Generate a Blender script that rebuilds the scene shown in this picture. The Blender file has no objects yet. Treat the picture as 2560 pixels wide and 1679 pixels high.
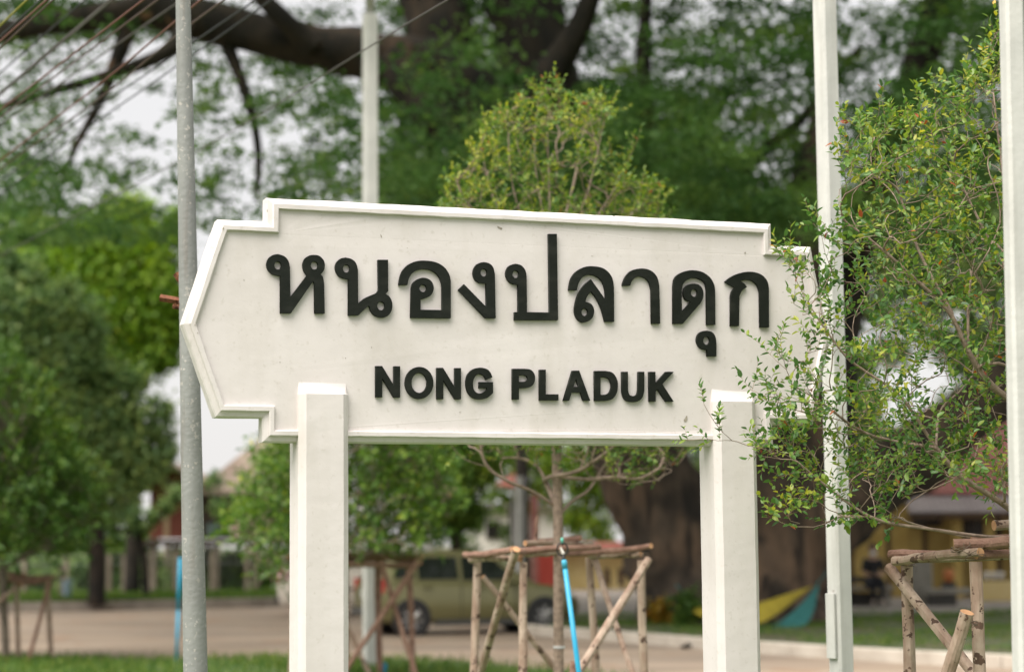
import bpy, bmesh, math, random
import numpy as np
from mathutils import Vector, Matrix, noise

# ------------------------------------------------------------------ camera, sky, sun, exposure
scn = bpy.context.scene
COL = scn.collection
FPX = 5000.0                       # focal length in photo pixels (2560 wide)
HORIZON = 1360.0                   # row of the horizon in the photo
CAMZ = 1.6
PITCH = math.atan((HORIZON - 839.5) / FPX)
ROLL = 0.009
cam = bpy.data.cameras.new('camera')
cam.sensor_width = 36.0
cam.sensor_fit = 'HORIZONTAL'
cam.lens = FPX / 2560 * 36.0
cam.clip_end = 3000
cam.dof.use_dof = True
cam.dof.focus_distance = 9.35
cam.dof.aperture_fstop = 1.5
cam_o = bpy.data.objects.new('camera', cam)
COL.objects.link(cam_o)
CROT = Matrix.Rotation(math.pi / 2 + PITCH, 3, 'X') @ Matrix.Rotation(-ROLL, 3, 'Z')
cam_o.matrix_world = Matrix.Translation((0, 0, CAMZ)) @ CROT.to_4x4()
scn.camera = cam_o

SUN_EL, SUN_AZ = math.radians(58), math.radians(-140)   # azimuth from +Y towards +X
world = bpy.data.worlds.new('World')
scn.world = world
world.use_nodes = True
nt = world.node_tree
nt.nodes.clear()
w_out = nt.nodes.new('ShaderNodeOutputWorld')
w_bg = nt.nodes.new('ShaderNodeBackground')
w_sky = nt.nodes.new('ShaderNodeTexSky')
w_sky.sky_type = 'NISHITA'
w_sky.sun_disc = False
w_sky.sun_elevation = SUN_EL
w_sky.sun_rotation = SUN_AZ
w_sky.dust_density = 4.0
w_sky.air_density = 1.0
w_mix = nt.nodes.new('ShaderNodeMix')
w_mix.data_type = 'RGBA'
w_mix.inputs[0].default_value = 0.9          # cloud cover: an even white overcast over the clear sky
w_mix.inputs[7].default_value = (4.1, 4.0, 3.95, 1)
nt.links.new(w_sky.outputs[0], w_mix.inputs[6])
nt.links.new(w_mix.outputs[2], w_bg.inputs[0])
w_bg.inputs[1].default_value = 0.12
nt.links.new(w_bg.outputs[0], w_out.inputs[0])

sun = bpy.data.lights.new('sun', 'SUN')
sun.energy = 3.5
sun.angle = math.radians(58)
sun.color = (1.0, 0.945, 0.88)
sun_o = bpy.data.objects.new('sun', sun)
COL.objects.link(sun_o)
sdir = Vector((math.sin(SUN_AZ) * math.cos(SUN_EL), math.cos(SUN_AZ) * math.cos(SUN_EL), math.sin(SUN_EL)))
sun_o.rotation_euler = sdir.to_track_quat('Z', 'Y').to_euler()
sun_o.location = (-20, -10, 30)

scn.view_settings.view_transform = 'Standard'
scn.view_settings.look = 'None'
scn.view_settings.exposure = 0.92
scn.view_settings.gamma = 1.0
scn.view_settings.use_curve_mapping = False
scn.render.engine = 'CYCLES'
scn.cycles.use_denoising = True
scn.cycles.max_bounces = 8
scn.cycles.transparent_max_bounces = 8
scn.cycles.sample_clamp_indirect = 8


# ------------------------------------------------------------------ helpers
def ray(x, y):
    d = CROT @ Vector(((x - 1280) / FPX, (839.5 - y) / FPX, -1.0))
    return d


def P(x, y, D):
    """point seen at photo pixel (x, y), at distance D ahead of the camera"""
    d = ray(x, y)
    return Vector((0, 0, CAMZ)) + d * (D / d.y)


def G(x, D):
    """ground point under photo column x at distance D"""
    p = P(x, 1500, D)
    return Vector((p.x, p.y, 0))


def px(D):
    return D / FPX          # metres for one photo pixel


ORG = {}


def thing(name, label, cat, loc, group=None):
    o = bpy.data.objects.new(name, None)
    o.empty_display_size = 0.1
    COL.objects.link(o)
    o.location = loc
    o['label'] = label
    o['category'] = cat
    if group:
        o['group'] = group
    ORG[o.name] = Vector(loc)
    return o


def tag(o, label=None, cat=None, group=None, kind=None):
    if label: o['label'] = label
    if cat: o['category'] = cat
    if group: o['group'] = group
    if kind: o['kind'] = kind
    return o


def link_mesh(me, name, mat, parent=None, origin=None, smooth=False):
    """me holds world coordinates; shift to the parent's (or own) origin"""
    if parent is not None:
        org = ORG[parent.name]
    else:
        org = Vector(origin) if origin is not None else Vector((0, 0, 0))
    me.transform(Matrix.Translation(-org))
    mats = mat if isinstance(mat, (list, tuple)) else [mat]
    for m in mats:
        me.materials.append(m)
    if smooth:
        me.polygons.foreach_set('use_smooth', [True] * len(me.polygons))
    me.update()
    o = bpy.data.objects.new(name, me)
    COL.objects.link(o)
    if parent is not None:
        o.parent = parent
    else:
        o.location = org
    ORG[o.name] = org
    return o


class MB:
    def __init__(self):
        self.v = []
        self.f = []
        self.m = []
        self.mi = 0

    def add(self, vs, fs):
        b = len(self.v)
        self.v += [tuple(p) for p in vs]
        for f in fs:
            self.f.append([b + i for i in f])
            self.m.append(self.mi)

    def box(self, c, size, rot=0.0, ax=None):
        """box centred at c; rot about z"""
        hx, hy, hz = size[0] / 2, size[1] / 2, size[2] / 2
        cr, sr = math.cos(rot), math.sin(rot)
        vs = []
        for z in (-hz, hz):
            for x, y in ((-hx, -hy), (hx, -hy), (hx, hy), (-hx, hy)):
                vs.append((c[0] + x * cr - y * sr, c[1] + x * sr + y * cr, c[2] + z))
        self.add(vs, [(3, 2, 1, 0), (4, 5, 6, 7), (0, 1, 5, 4), (1, 2, 6, 5), (2, 3, 7, 6), (3, 0, 4, 7)])

    def tube(self, pts, rad, n=8, cap=True, flat=1.0, wob=0.0, seed=0):
        pts = [Vector(p) for p in pts]
        if not isinstance(rad, (list, tuple)):
            rad = [rad] * len(pts)
        ref = Vector((0, 0, 1))
        t0 = (pts[-1] - pts[0]).normalized()
        if abs(t0.z) > 0.8:
            ref = Vector((1, 0, 0))
        vs = []
        k = len(pts)
        for i, p in enumerate(pts):
            t = (pts[min(i + 1, k - 1)] - pts[max(i - 1, 0)]).normalized()
            u = t.cross(ref)
            if u.length < 1e-4:
                u = t.cross(Vector((0, 1, 0)))
            u.normalize()
            w = u.cross(t).normalized()
            for j in range(n):
                a = 2 * math.pi * j / n
                r = rad[i]
                if wob:
                    r *= 1 + wob * noise.noise(Vector((math.cos(a) * 1.3 + seed * 7.1, math.sin(a) * 1.3, i * 0.45)))
                vs.append(p + u * (math.cos(a) * r) + w * (math.sin(a) * r * flat))
        fs = []
        for i in range(k - 1):
            for j in range(n):
                j2 = (j + 1) % n
                fs.append((i * n + j, i * n + j2, (i + 1) * n + j2, (i + 1) * n + j))
        if cap:
            fs.append(tuple(range(n - 1, -1, -1)))
            fs.append(tuple((k - 1) * n + j for j in range(n)))
        self.add(vs, fs)

    def loops(self, loops, close=True, cap0=True, cap1=True):
        """bridge equal-length loops of points"""
        n = len(loops[0])
        vs = [p for l in loops for p in l]
        fs = []
        for i in range(len(loops) - 1):
            for j in range(n if close else n - 1):
                j2 = (j + 1) % n
                fs.append((i * n + j, i * n + j2, (i + 1) * n + j2, (i + 1) * n + j))
        if cap0: fs.append(tuple(range(n - 1, -1, -1)))
        if cap1: fs.append(tuple((len(loops) - 1) * n + j for j in range(n)))
        self.add(vs, fs)

    def build(self, name, mat, parent=None, origin=None, smooth=False, bevel=0.0, fixn=True):
        me = bpy.data.meshes.new(name)
        me.from_pydata(self.v, [], self.f)
        if any(self.m):
            me.polygons.foreach_set('material_index', self.m)
        if fixn or bevel:
            bm = bmesh.new()
            bm.from_mesh(me)
            if fixn:
                bmesh.ops.recalc_face_normals(bm, faces=bm.faces)
            if bevel:
                es = [e for e in bm.edges if len(e.link_faces) == 2 and e.calc_face_angle(0) > 0.5]
                bmesh.ops.bevel(bm, geom=es, offset=bevel, segments=2, affect='EDGES', profile=0.6)
            bm.to_mesh(me)
            bm.free()
        return link_mesh(me, name, mat, parent, origin, smooth)


# ------------------------------------------------------------------ materials
def nodes_of(name):
    m = bpy.data.materials.new(name)
    m.use_nodes = True
    t = m.node_tree
    b = t.nodes['Principled BSDF']
    return m, t, b


def pmat(name, c1, c2=None, scale=4.0, rough=0.7, bump=0.0, bscale=None, detail=6.0, metal=0.0, spec=0.5,
         stretch=None, contrast=0.5):
    m, t, b = nodes_of(name)
    b.inputs['Roughness'].default_value = rough
    b.inputs['Metallic'].default_value = metal
    b.inputs['Specular IOR Level'].default_value = spec
    tc = t.nodes.new('ShaderNodeTexCoord')
    mp = t.nodes.new('ShaderNodeMapping')
    if stretch:
        mp.inputs['Scale'].default_value = stretch
    t.links.new(tc.outputs['Object'], mp.inputs[0])
    if c2 is None:
        b.inputs['Base Color'].default_value = (*c1, 1)
    else:
        n = t.nodes.new('ShaderNodeTexNoise')
        n.inputs['Scale'].default_value = scale
        n.inputs['Detail'].default_value = detail
        r = t.nodes.new('ShaderNodeValToRGB')
        r.color_ramp.elements[0].position = 0.5 - 0.5 * contrast * 0.6
        r.color_ramp.elements[1].position = 0.5 + 0.5 * contrast * 0.6
        r.color_ramp.elements[0].color = (*c1, 1)
        r.color_ramp.elements[1].color = (*c2, 1)
        t.links.new(mp.outputs[0], n.inputs['Vector'])
        t.links.new(n.outputs['Fac'], r.inputs[0])
        t.links.new(r.outputs[0], b.inputs['Base Color'])
    if bump:
        n2 = t.nodes.new('ShaderNodeTexNoise')
        n2.inputs['Scale'].default_value = bscale or scale * 3
        n2.inputs['Detail'].default_value = 8
        bp = t.nodes.new('ShaderNodeBump')
        bp.inputs['Strength'].default_value = bump
        bp.inputs['Distance'].default_value = 0.02
        t.links.new(mp.outputs[0], n2.inputs['Vector'])
        t.links.new(n2.outputs['Fac'], bp.inputs['Height'])
        t.links.new(bp.outputs[0], b.inputs['Normal'])
    return m


def add_specks(m, color, scale, thresh, size_noise=0.0, coords='Object'):
    """blend small irregular spots of another colour into a material's base colour"""
    t = m.node_tree
    b = t.nodes['Principled BSDF']
    old = b.inputs['Base Color'].links[0].from_socket if b.inputs['Base Color'].links else None
    tc = t.nodes.new('ShaderNodeTexCoord')
    n = t.nodes.new('ShaderNodeTexNoise')
    n.inputs['Scale'].default_value = scale
    n.inputs['Detail'].default_value = 3
    n.inputs['Roughness'].default_value = 0.6
    r = t.nodes.new('ShaderNodeValToRGB')
    r.color_ramp.elements[0].position = thresh
    r.color_ramp.elements[1].position = thresh + 0.03
    mx = t.nodes.new('ShaderNodeMix')
    mx.data_type = 'RGBA'
    t.links.new(tc.outputs[coords], n.inputs['Vector'])
    t.links.new(n.outputs['Fac'], r.inputs[0])
    t.links.new(r.outputs[0], mx.inputs[0])
    if old:
        t.links.new(old, mx.inputs[6])
    else:
        mx.inputs[6].default_value = b.inputs['Base Color'].default_value
    mx.inputs[7].default_value = (*color, 1)
    t.links.new(mx.outputs[2], b.inputs['Base Color'])


def add_layer(m, color, scale, lo, hi, amount, stretch=(1, 1, 1), detail=5):
    """a soft stain layer: stretched noise picks where, amount how strongly"""
    t = m.node_tree
    b = t.nodes['Principled BSDF']
    old = b.inputs['Base Color'].links[0].from_socket
    tc = t.nodes.new('ShaderNodeTexCoord')
    mp = t.nodes.new('ShaderNodeMapping')
    mp.inputs['Scale'].default_value = stretch
    n = t.nodes.new('ShaderNodeTexNoise')
    n.inputs['Scale'].default_value = scale
    n.inputs['Detail'].default_value = detail
    r = t.nodes.new('ShaderNodeMapRange')
    r.inputs['From Min'].default_value = lo
    r.inputs['From Max'].default_value = hi
    r.inputs['To Max'].default_value = amount
    mx = t.nodes.new('ShaderNodeMix')
    mx.data_type = 'RGBA'
    t.links.new(tc.outputs['Object'], mp.inputs[0])
    t.links.new(mp.outputs[0], n.inputs['Vector'])
    t.links.new(n.outputs['Fac'], r.inputs['Value'])
    t.links.new(r.outputs[0], mx.inputs[0])
    t.links.new(old, mx.inputs[6])
    mx.inputs[7].default_value = (*color, 1)
    t.links.new(mx.outputs[2], b.inputs['Base Color'])


def leaf_mat(name, stops, trans=0.35, rough=0.45, spec=0.4):
    """stops: [(pos, colour)...] chosen per leaf by the 'rnd' attribute"""
    m, t, b = nodes_of(name)
    at = t.nodes.new('ShaderNodeAttribute')
    at.attribute_name = 'rnd'
    r = t.nodes.new('ShaderNodeValToRGB')
    el = r.color_ramp.elements
    el[0].position, el[0].color = stops[0][0], (*stops[0][1], 1)
    el[1].position, el[1].color = stops[-1][0], (*stops[-1][1], 1)
    for p_, c_ in stops[1:-1]:
        e = el.new(p_)
        e.color = (*c_, 1)
    t.links.new(at.outputs['Fac'], r.inputs[0])
    t.links.new(r.outputs[0], b.inputs['Base Color'])
    b.inputs['Roughness'].default_value = rough
    b.inputs['Specular IOR Level'].default_value = spec
    tr = t.nodes.new('ShaderNodeBsdfTranslucent')
    hs = t.nodes.new('ShaderNodeHueSaturation')
    hs.inputs['Saturation'].default_value = 1.1
    hs.inputs['Value'].default_value = 1.25
    t.links.new(r.outputs[0], hs.inputs['Color'])
    t.links.new(hs.outputs[0], tr.inputs['Color'])
    mx = t.nodes.new('ShaderNodeMixShader')
    mx.inputs[0].default_value = trans
    t.links.new(b.outputs[0], mx.inputs[1])
    t.links.new(tr.outputs[0], mx.inputs[2])
    t.links.new(mx.outputs[0], t.nodes['Material Output'].inputs['Surface'])
    return m


M = {}
M['white'] = pmat('white_painted_concrete', (0.665, 0.62, 0.605), (0.705, 0.66, 0.645), 3.0, 0.75, 0.10, 14)
add_specks(M['white'], (0.25, 0.22, 0.18), 34, 0.775)
add_layer(M['white'], (0.50, 0.46, 0.40), 2.2, 0.50, 0.80, 0.30, (4, 4, 0.6))
add_layer(M['white'], (0.42, 0.39, 0.33), 2.2, 0.55, 0.80, 0.42)
add_layer(M['white'], (0.45, 0.41, 0.35), 40, 0.60, 0.74, 0.35)
M['pole_white'] = pmat('white_pole_paint', (0.52, 0.52, 0.495), (0.60, 0.595, 0.565), 5.0, 0.75, 0.10, 40)
add_specks(M['pole_white'], (0.36, 0.33, 0.30), 12, 0.72)
add_layer(M['pole_white'], (0.40, 0.39, 0.36), 4.0, 0.46, 0.75, 0.6, (5, 5, 0.3))
M['letter'] = pmat('dark_letter_paint', (0.008, 0.0105, 0.0075), (0.012, 0.0145, 0.011), 9.0, 0.6, 0.08, 60, spec=0.18)
add_layer(M['letter'], (0.035, 0.037, 0.03), 7.0, 0.52, 0.75, 0.5, (1, 1, 2.2))
M['chip'] = pmat('bare_cement', (0.28, 0.25, 0.21), (0.40, 0.36, 0.3), 60, 0.9)
M['galv'] = pmat('weathered_grey_pole', (0.225, 0.235, 0.225), (0.275, 0.285, 0.27), 3.0, 0.6, 0.2, 40)
add_specks(M['galv'], (0.44, 0.42, 0.385), 34, 0.615)
add_layer(M['galv'], (0.20, 0.205, 0.195), 2.6, 0.42, 0.66, 0.75)
add_layer(M['galv'], (0.15, 0.12, 0.09), 3.0, 0.58, 0.8, 0.6, (6, 6, 0.4))
M['rust'] = pmat('rusty_steel', (0.11, 0.035, 0.018), (0.26, 0.10, 0.045), 30, 0.85, 0.5, 60)
M['wood'] = pmat('peeled_log', (0.30, 0.205, 0.15), (0.47, 0.37, 0.29), 14, 0.8, 0.6, 45, stretch=(1, 1, 0.25))
add_specks(M['wood'], (0.075, 0.042, 0.027), 17, 0.585)
add_layer(M['wood'], (0.22, 0.13, 0.09), 6, 0.48, 0.66, 0.7)
M['wood_red'] = pmat('reddish_log', (0.20, 0.105, 0.075), (0.32, 0.19, 0.14), 16, 0.8, 0.6, 45)
add_specks(M['wood_red'], (0.08, 0.04, 0.03), 24, 0.66)
M['wood_cut'] = pmat('cut_wood_end', (0.42, 0.22, 0.11), (0.55, 0.32, 0.17), 30, 0.8)
M['stem'] = pmat('young_tree_bark', (0.20, 0.145, 0.11), (0.36, 0.27, 0.21), 30, 0.8, 0.3, 80)
M['trunk'] = pmat('smooth_grey_bark', (0.10, 0.078, 0.06), (0.20, 0.16, 0.125), 14, 0.85, 0.4, 60)
M['bark'] = pmat('shaded_tree_bark', (0.012, 0.0095, 0.007), (0.033, 0.024, 0.0165), 2.2, 0.95, 1.0, 6)  # limbs: shade under the crown put into this darker bark
add_layer(M['bark'], (0.10, 0.062, 0.04), 0.75, 0.52, 0.70, 0.7, (1.4, 1.4, 0.6))  # brown patches: mottling, and lit bark put into the colour
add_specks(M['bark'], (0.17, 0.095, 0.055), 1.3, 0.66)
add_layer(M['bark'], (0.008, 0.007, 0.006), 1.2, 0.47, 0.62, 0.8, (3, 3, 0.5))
M['twig'] = pmat('green_brown_twig', (0.16, 0.09, 0.045), (0.24, 0.15, 0.07), 20, 0.7)
M['bark_lit'] = pmat('lit_trunk_bark', (0.030, 0.023, 0.017), (0.085, 0.062, 0.044), 2.0, 0.95, 1.0, 6)  # same bark lightened for the trunk to offset the crown's shade
add_layer(M['bark_lit'], (0.19, 0.12, 0.075), 0.75, 0.50, 0.66, 0.8, (1.4, 1.4, 0.6))  # reddish patches, doubling as lit bark
add_layer(M['bark_lit'], (0.012, 0.010, 0.008), 1.3, 0.50, 0.64, 0.85, (3, 3, 0.5))
M['pvc'] = pmat('blue_pvc', (0.012, 0.30, 0.50), (0.02, 0.34, 0.54), 8, 0.35)
M['pvc2'] = pmat('blue_pvc_collar', (0.06, 0.38, 0.55), None, 8, 0.35)
M['black'] = pmat('black_plastic', (0.012, 0.012, 0.013), None, 5, 0.4)
M['mint'] = pmat('mint_plastic', (0.10, 0.45, 0.36), None, 5, 0.4)
M['steel'] = pmat('galvanised_wire', (0.45, 0.45, 0.44), None, 5, 0.45, metal=0.6)
M['wire_wrap'] = pmat('white_tie', (0.55, 0.55, 0.55), None, 5, 0.6)

M['ground'] = pmat('packed_earth', (0.16, 0.13, 0.09), (0.10, 0.12, 0.05), 0.6, 0.95, 0.3, 8)
M['road'] = pmat('dusty_road', (0.24, 0.182, 0.132), (0.33, 0.255, 0.19), 0.5, 0.95, 0.3, 30, stretch=(0.35, 1.6, 1))
add_specks(M['road'], (0.27, 0.165, 0.105), 0.8, 0.60)
add_layer(M['road'], (0.19, 0.15, 0.12), 0.35, 0.48, 0.66, 0.7, (0.6, 1.4, 1))
add_layer(M['road'], (0.30, 0.24, 0.19), 0.9, 0.55, 0.7, 0.7, (0.4, 1.8, 1))
M['pave'] = pmat('grey_pavement', (0.22, 0.19, 0.165), (0.30, 0.26, 0.23), 1.2, 0.95, 0.2, 20)
M['kerb'] = pmat('pale_kerb', (0.42, 0.37, 0.31), (0.55, 0.50, 0.43), 2.5, 0.9, 0.3, 20)
M['kerb_old'] = pmat('stained_kerb', (0.22, 0.19, 0.16), (0.36, 0.32, 0.27), 1.3, 0.9, 0.3, 20)
M['soil_grass'] = pmat('turf_soil', (0.045, 0.085, 0.02), (0.095, 0.14, 0.035), 2.0, 0.95, 0.3, 12)
M['island_soil'] = pmat('patchy_turf_soil', (0.10, 0.075, 0.05), (0.055, 0.085, 0.025), 0.9, 0.95, 0.3, 12, contrast=0.35)
M['slab'] = pmat('pale_slab', (0.50, 0.42, 0.30), (0.56, 0.47, 0.34), 5, 0.9)

M['leaf_near'] = leaf_mat('leaf_near', [(0.0, (0.047, 0.110, 0.031)), (0.35, (0.101, 0.211, 0.046)),
                                        (0.62, (0.215, 0.310, 0.050)), (0.84, (0.428, 0.421, 0.062)),
                                        (0.93, (0.640, 0.598, 0.080)), (0.97, (0.535, 0.166, 0.046)), (1.0, (0.267, 0.061, 0.040))], 0.38, 0.38, 0.5)
M['leaf_mid'] = leaf_mat('leaf_mid', [(0.0, (0.048, 0.109, 0.026)), (0.3, (0.097, 0.195, 0.037)),
                                      (0.6, (0.209, 0.292, 0.048)), (0.85, (0.418, 0.438, 0.059)),
                                      (0.95, (0.575, 0.552, 0.085)), (0.975, (0.487, 0.146, 0.054)), (1.0, (0.348, 0.082, 0.043))], 0.42, 0.45, 0.4)
M['leaf_flower'] = leaf_mat('leaf_young', [(0.0, (0.051, 0.114, 0.025)), (0.45, (0.115, 0.218, 0.039)),
                                           (0.8, (0.251, 0.336, 0.047)), (1.0, (0.548, 0.514, 0.073))], 0.38, 0.5, 0.35)
M['leaf_dark'] = leaf_mat('leaf_dark', [(0.0, (0.036, 0.086, 0.018)), (0.5, (0.081, 0.159, 0.030)),
                                        (0.85, (0.158, 0.234, 0.037)), (1.0, (0.340, 0.373, 0.053))], 0.33, 0.5, 0.3)
M['leaf_rain'] = leaf_mat('leaf_rain_tree', [(0.0, (0.056, 0.123, 0.039)), (0.5, (0.111, 0.213, 0.063)),
                                             (0.85, (0.174, 0.282, 0.069)), (1.0, (0.259, 0.363, 0.079))], 0.42, 0.6, 0.25)
M['leaf_broad'] = leaf_mat('leaf_broad_dark', [(0.0, (0.095, 0.182, 0.074)), (0.5, (0.200, 0.311, 0.119)),
                                               (1.0, (0.378, 0.470, 0.147))], 0.36, 0.5, 0.35)  # the broad leaves' own greens, varied per leaf
M['leaf_yellow'] = leaf_mat('leaf_yellow_green', [(0.0, (0.092, 0.196, 0.034)), (0.5, (0.202, 0.348, 0.043)),
                                                  (0.93, (0.350, 0.473, 0.057)), (1.0, (0.607, 0.452, 0.064))], 0.38, 0.5, 0.3)
M['petal'] = leaf_mat('pink_petal', [(0.0, (0.50, 0.27, 0.32)), (1.0, (0.62, 0.42, 0.44))], 0.3, 0.6, 0.2)
M['grass'] = leaf_mat('grass_blade', [(0.0, (0.045, 0.11, 0.02)), (0.6, (0.095, 0.18, 0.03)), (1.0, (0.22, 0.26, 0.05))], 0.3, 0.6, 0.2)


# ------------------------------------------------------------------ foliage
def leaf_mesh(name, pos, axis, nrm, length, width, mat, parent, rng, six=True, curl=0.12, rnd=None, kind='stuff'):
    """one leaf per row: a folded blade (two faces), the whole spray one mesh"""
    n = len(pos)
    axis = axis / (np.linalg.norm(axis, axis=1, keepdims=True) + 1e-9)
    side = np.cross(axis, nrm)
    side /= (np.linalg.norm(side, axis=1, keepdims=True) + 1e-9)
    up = np.cross(side, axis)
    L = length[:, None]
    W = width[:, None]
    if six:
        k = 6
        V = np.empty((n, k, 3), np.float32)
        V[:, 0] = pos
        V[:, 1] = pos + axis * L * 0.28 + side * W * 0.42 + up * W * 0.16
        V[:, 2] = pos + axis * L * 0.66 + side * W * 0.40 + up * W * 0.10 - up * L * curl * 0.4
        V[:, 3] = pos + axis * L - up * L * curl
        V[:, 4] = pos + axis * L * 0.66 - side * W * 0.40 + up * W * 0.10 - up * L * curl * 0.4
        V[:, 5] = pos + axis * L * 0.28 - side * W * 0.42 + up * W * 0.16
        quads = np.array([[0, 1, 2, 3], [0, 3, 4, 5]])
    else:
        k = 4
        V = np.empty((n, k, 3), np.float32)
        V[:, 0] = pos
        V[:, 1] = pos + axis * L * 0.5 + side * W * 0.5 + up * W * 0.12
        V[:, 2] = pos + axis * L - up * L * curl
        V[:, 3] = pos + axis * L * 0.5 - side * W * 0.5 + up * W * 0.12
        quads = np.array([[0, 1, 2, 3]])
    q = len(quads)
    F = (np.arange(n)[:, None, None] * k + quads[None]).reshape(-1)
    me = bpy.data.meshes.new(name)
    me.vertices.add(n * k)
    me.vertices.foreach_set('co', V.reshape(-1))
    me.loops.add(len(F))
    me.loops.foreach_set('vertex_index', F.astype(np.int32))
    me.polygons.add(n * q)
    me.polygons.foreach_set('loop_start', (np.arange(n * q) * 4).astype(np.int32))
    me.update(calc_edges=True)
    if rnd is None:
        rnd = rng.random(n)
    a = me.attributes.new('rnd', 'FLOAT', 'FACE')
    a.data.foreach_set('value', np.repeat(rnd, q).astype(np.float32))
    o = link_mesh(me, name, mat, parent)
    if kind:
        o['kind'] = kind
    return o


def unit(a):
    return a / (np.linalg.norm(a, axis=-1, keepdims=True) + 1e-9)


def in_poly(pts, poly):
    x, y = pts[:, 0], pts[:, 1]
    inside = np.zeros(len(pts), bool)
    j = len(poly) - 1
    for i in range(len(poly)):
        xi, yi = poly[i]
        xj, yj = poly[j]
        c = ((yi > y) != (yj > y)) & (x < (xj - xi) * (y - yi) / (yj - yi + 1e-9) + xi)
        inside ^= c
        j = i
    return inside


def resample(pts, seg):
    out = [Vector(pts[0])]
    for a, b in zip(pts[:-1], pts[1:]):
        a, b = Vector(a), Vector(b)
        k = max(1, int(round((b - a).length / seg)))
        for i in range(1, k + 1):
            out.append(a.lerp(b, i / k))
    return out


def smooth_path(pts, it=2):
    for _ in range(it):
        q = [pts[0]]
        for a, b in zip(pts[:-1], pts[1:]):
            q += [a.lerp(b, 0.25), a.lerp(b, 0.75)]
        q.append(pts[-1])
        pts = q
    return pts


def grow(limbs, attract, seg, rng, up=0.15, away=0.5):
    """limbs: list of polylines, the first one starting at the ground; attract: (n,3) twig tips.
    returns node positions and parent indices"""
    pos, par = [], []
    for li, l in enumerate(limbs):
        l = resample(smooth_path([Vector(p) for p in l], 2), seg)
        if li == 0:
            prev = -1
        else:
            d = [(Vector(p) - l[0]).length for p in pos]
            prev = int(np.argmin(d))
        for i, p in enumerate(l):
            if li > 0 and i == 0 and (Vector(pos[prev]) - p).length < 1e-3:
                continue
            pos.append(tuple(p))
            par.append(prev)
            prev = len(pos) - 1
    cap = len(pos) + len(attract) * 60
    A = np.zeros((cap, 3))
    Dr = np.zeros((cap, 3))
    n = len(pos)
    A[:n] = pos
    for i in range(n):
        Dr[i] = A[i] - A[par[i]] if par[i] >= 0 else (0, 0, 1)
    Dr[:n] = unit(Dr[:n])
    base_z = limbs[0][0][2]
    # nearest first
    d0 = np.array([np.min(np.linalg.norm(A[:n] - a, axis=1)) for a in attract])
    first_limb = int(n * 0.0)
    allow = np.zeros(cap)
    for i in range(n):
        allow[i] = 0.0
    zmin = min(a[2] for a in attract) - 0.05
    allow[:n] = np.where(A[:n, 2] < zmin, 5.0, 0.0)
    for ai in np.argsort(d0):
        a = attract[ai]
        v = a - A[:n]
        dist = np.linalg.norm(v, axis=1)
        cosang = np.einsum('ij,ij->i', v, Dr[:n]) / (dist + 1e-6)
        cost = dist * (1 + away * (1 - cosang)) + np.maximum(0, A[:n, 2] - a[2] + 0.02) * 1.2 + allow[:n]
        i = int(np.argmin(cost))
        dd = dist[i]
        if dd < seg * 0.4:
            continue
        p0 = A[i]
        c = p0 + Dr[i] * dd * 0.42 + np.array([0, 0, -up * dd * 0.3])
        k = max(1, int(round(dd / seg)))
        prev = i
        for s in range(1, k + 1):
            t = s / k
            q = (1 - t) ** 2 * p0 + 2 * t * (1 - t) * c + t * t * a
            if s < k:
                q = q + rng.normal(0, seg * 0.07, 3)
            A[n] = q
            Dr[n] = unit(q - A[prev])
            par.append(prev)
            prev = n
            n += 1
    return A[:n], np.array(par)


def skeleton(A, par, tip, expo=2.2, rmax=None):
    n = len(A)
    acc = np.zeros(n)
    kids = [[] for _ in range(n)]
    for i in range(n):
        if par[i] >= 0:
            kids[par[i]].append(i)
    r = np.zeros(n)
    hgt = np.zeros(n, int)
    for i in range(n - 1, -1, -1):      # parents always precede children
        if not kids[i]:
            r[i] = tip
        else:
            r[i] = sum(r[k] ** expo for k in kids[i]) ** (1 / expo) + tip * 0.012
            hgt[i] = max(hgt[k] for k in kids[i]) + 1
    if rmax:
        r = np.minimum(r, rmax)
    return r, kids, hgt


def branch_mesh(A, par, r, kids, sides=5, rcut=0.0):
    mb = MB()
    started = []
    roots = [i for i in range(len(A)) if par[i] < 0]
    stack = [(i, None) for i in roots]
    while stack:
        i, pre = stack.pop()
        ch = [] if pre is None else [pre]
        ch.append(i)
        while kids[i]:
            ks = sorted(kids[i], key=lambda k: -r[k])
            for k in ks[1:]:
                stack.append((k, i))
            i = ks[0]
            ch.append(i)
        if len(ch) < 2:
            continue
        rr = [r[c] for c in ch]
        if pre is not None:
            rr[0] = min(rr[0], rr[1] * 1.25)
        mx = max(rr)
        mb.tube([A[c] for c in ch], rr, n=(9 if mx > 0.03 else sides if mx > 0.006 else 3), cap=False)
    return mb


def px_points(poly, n, D, rng, depth, shrink=1.0, reject=None):
    """n points whose projections fill the outline; depth(x, y, rng) gives the distance ahead"""
    poly = np.array(poly, float)
    poly = poly.mean(0) + (poly - poly.mean(0)) * shrink
    lo, hi = poly.min(0), poly.max(0)
    out = []
    while len(out) < n:
        c = lo + rng.random((n * 2, 2)) * (hi - lo)
        c = c[in_poly(c, poly)]
        for x, y in c:
            if reject is not None and rng.random() < reject(x, y):
                continue
            out.append((x, y))
            if len(out) >= n:
                break
    res = np.array([tuple(P(x, y, depth(x, y))) for x, y in out])
    return res


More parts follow.
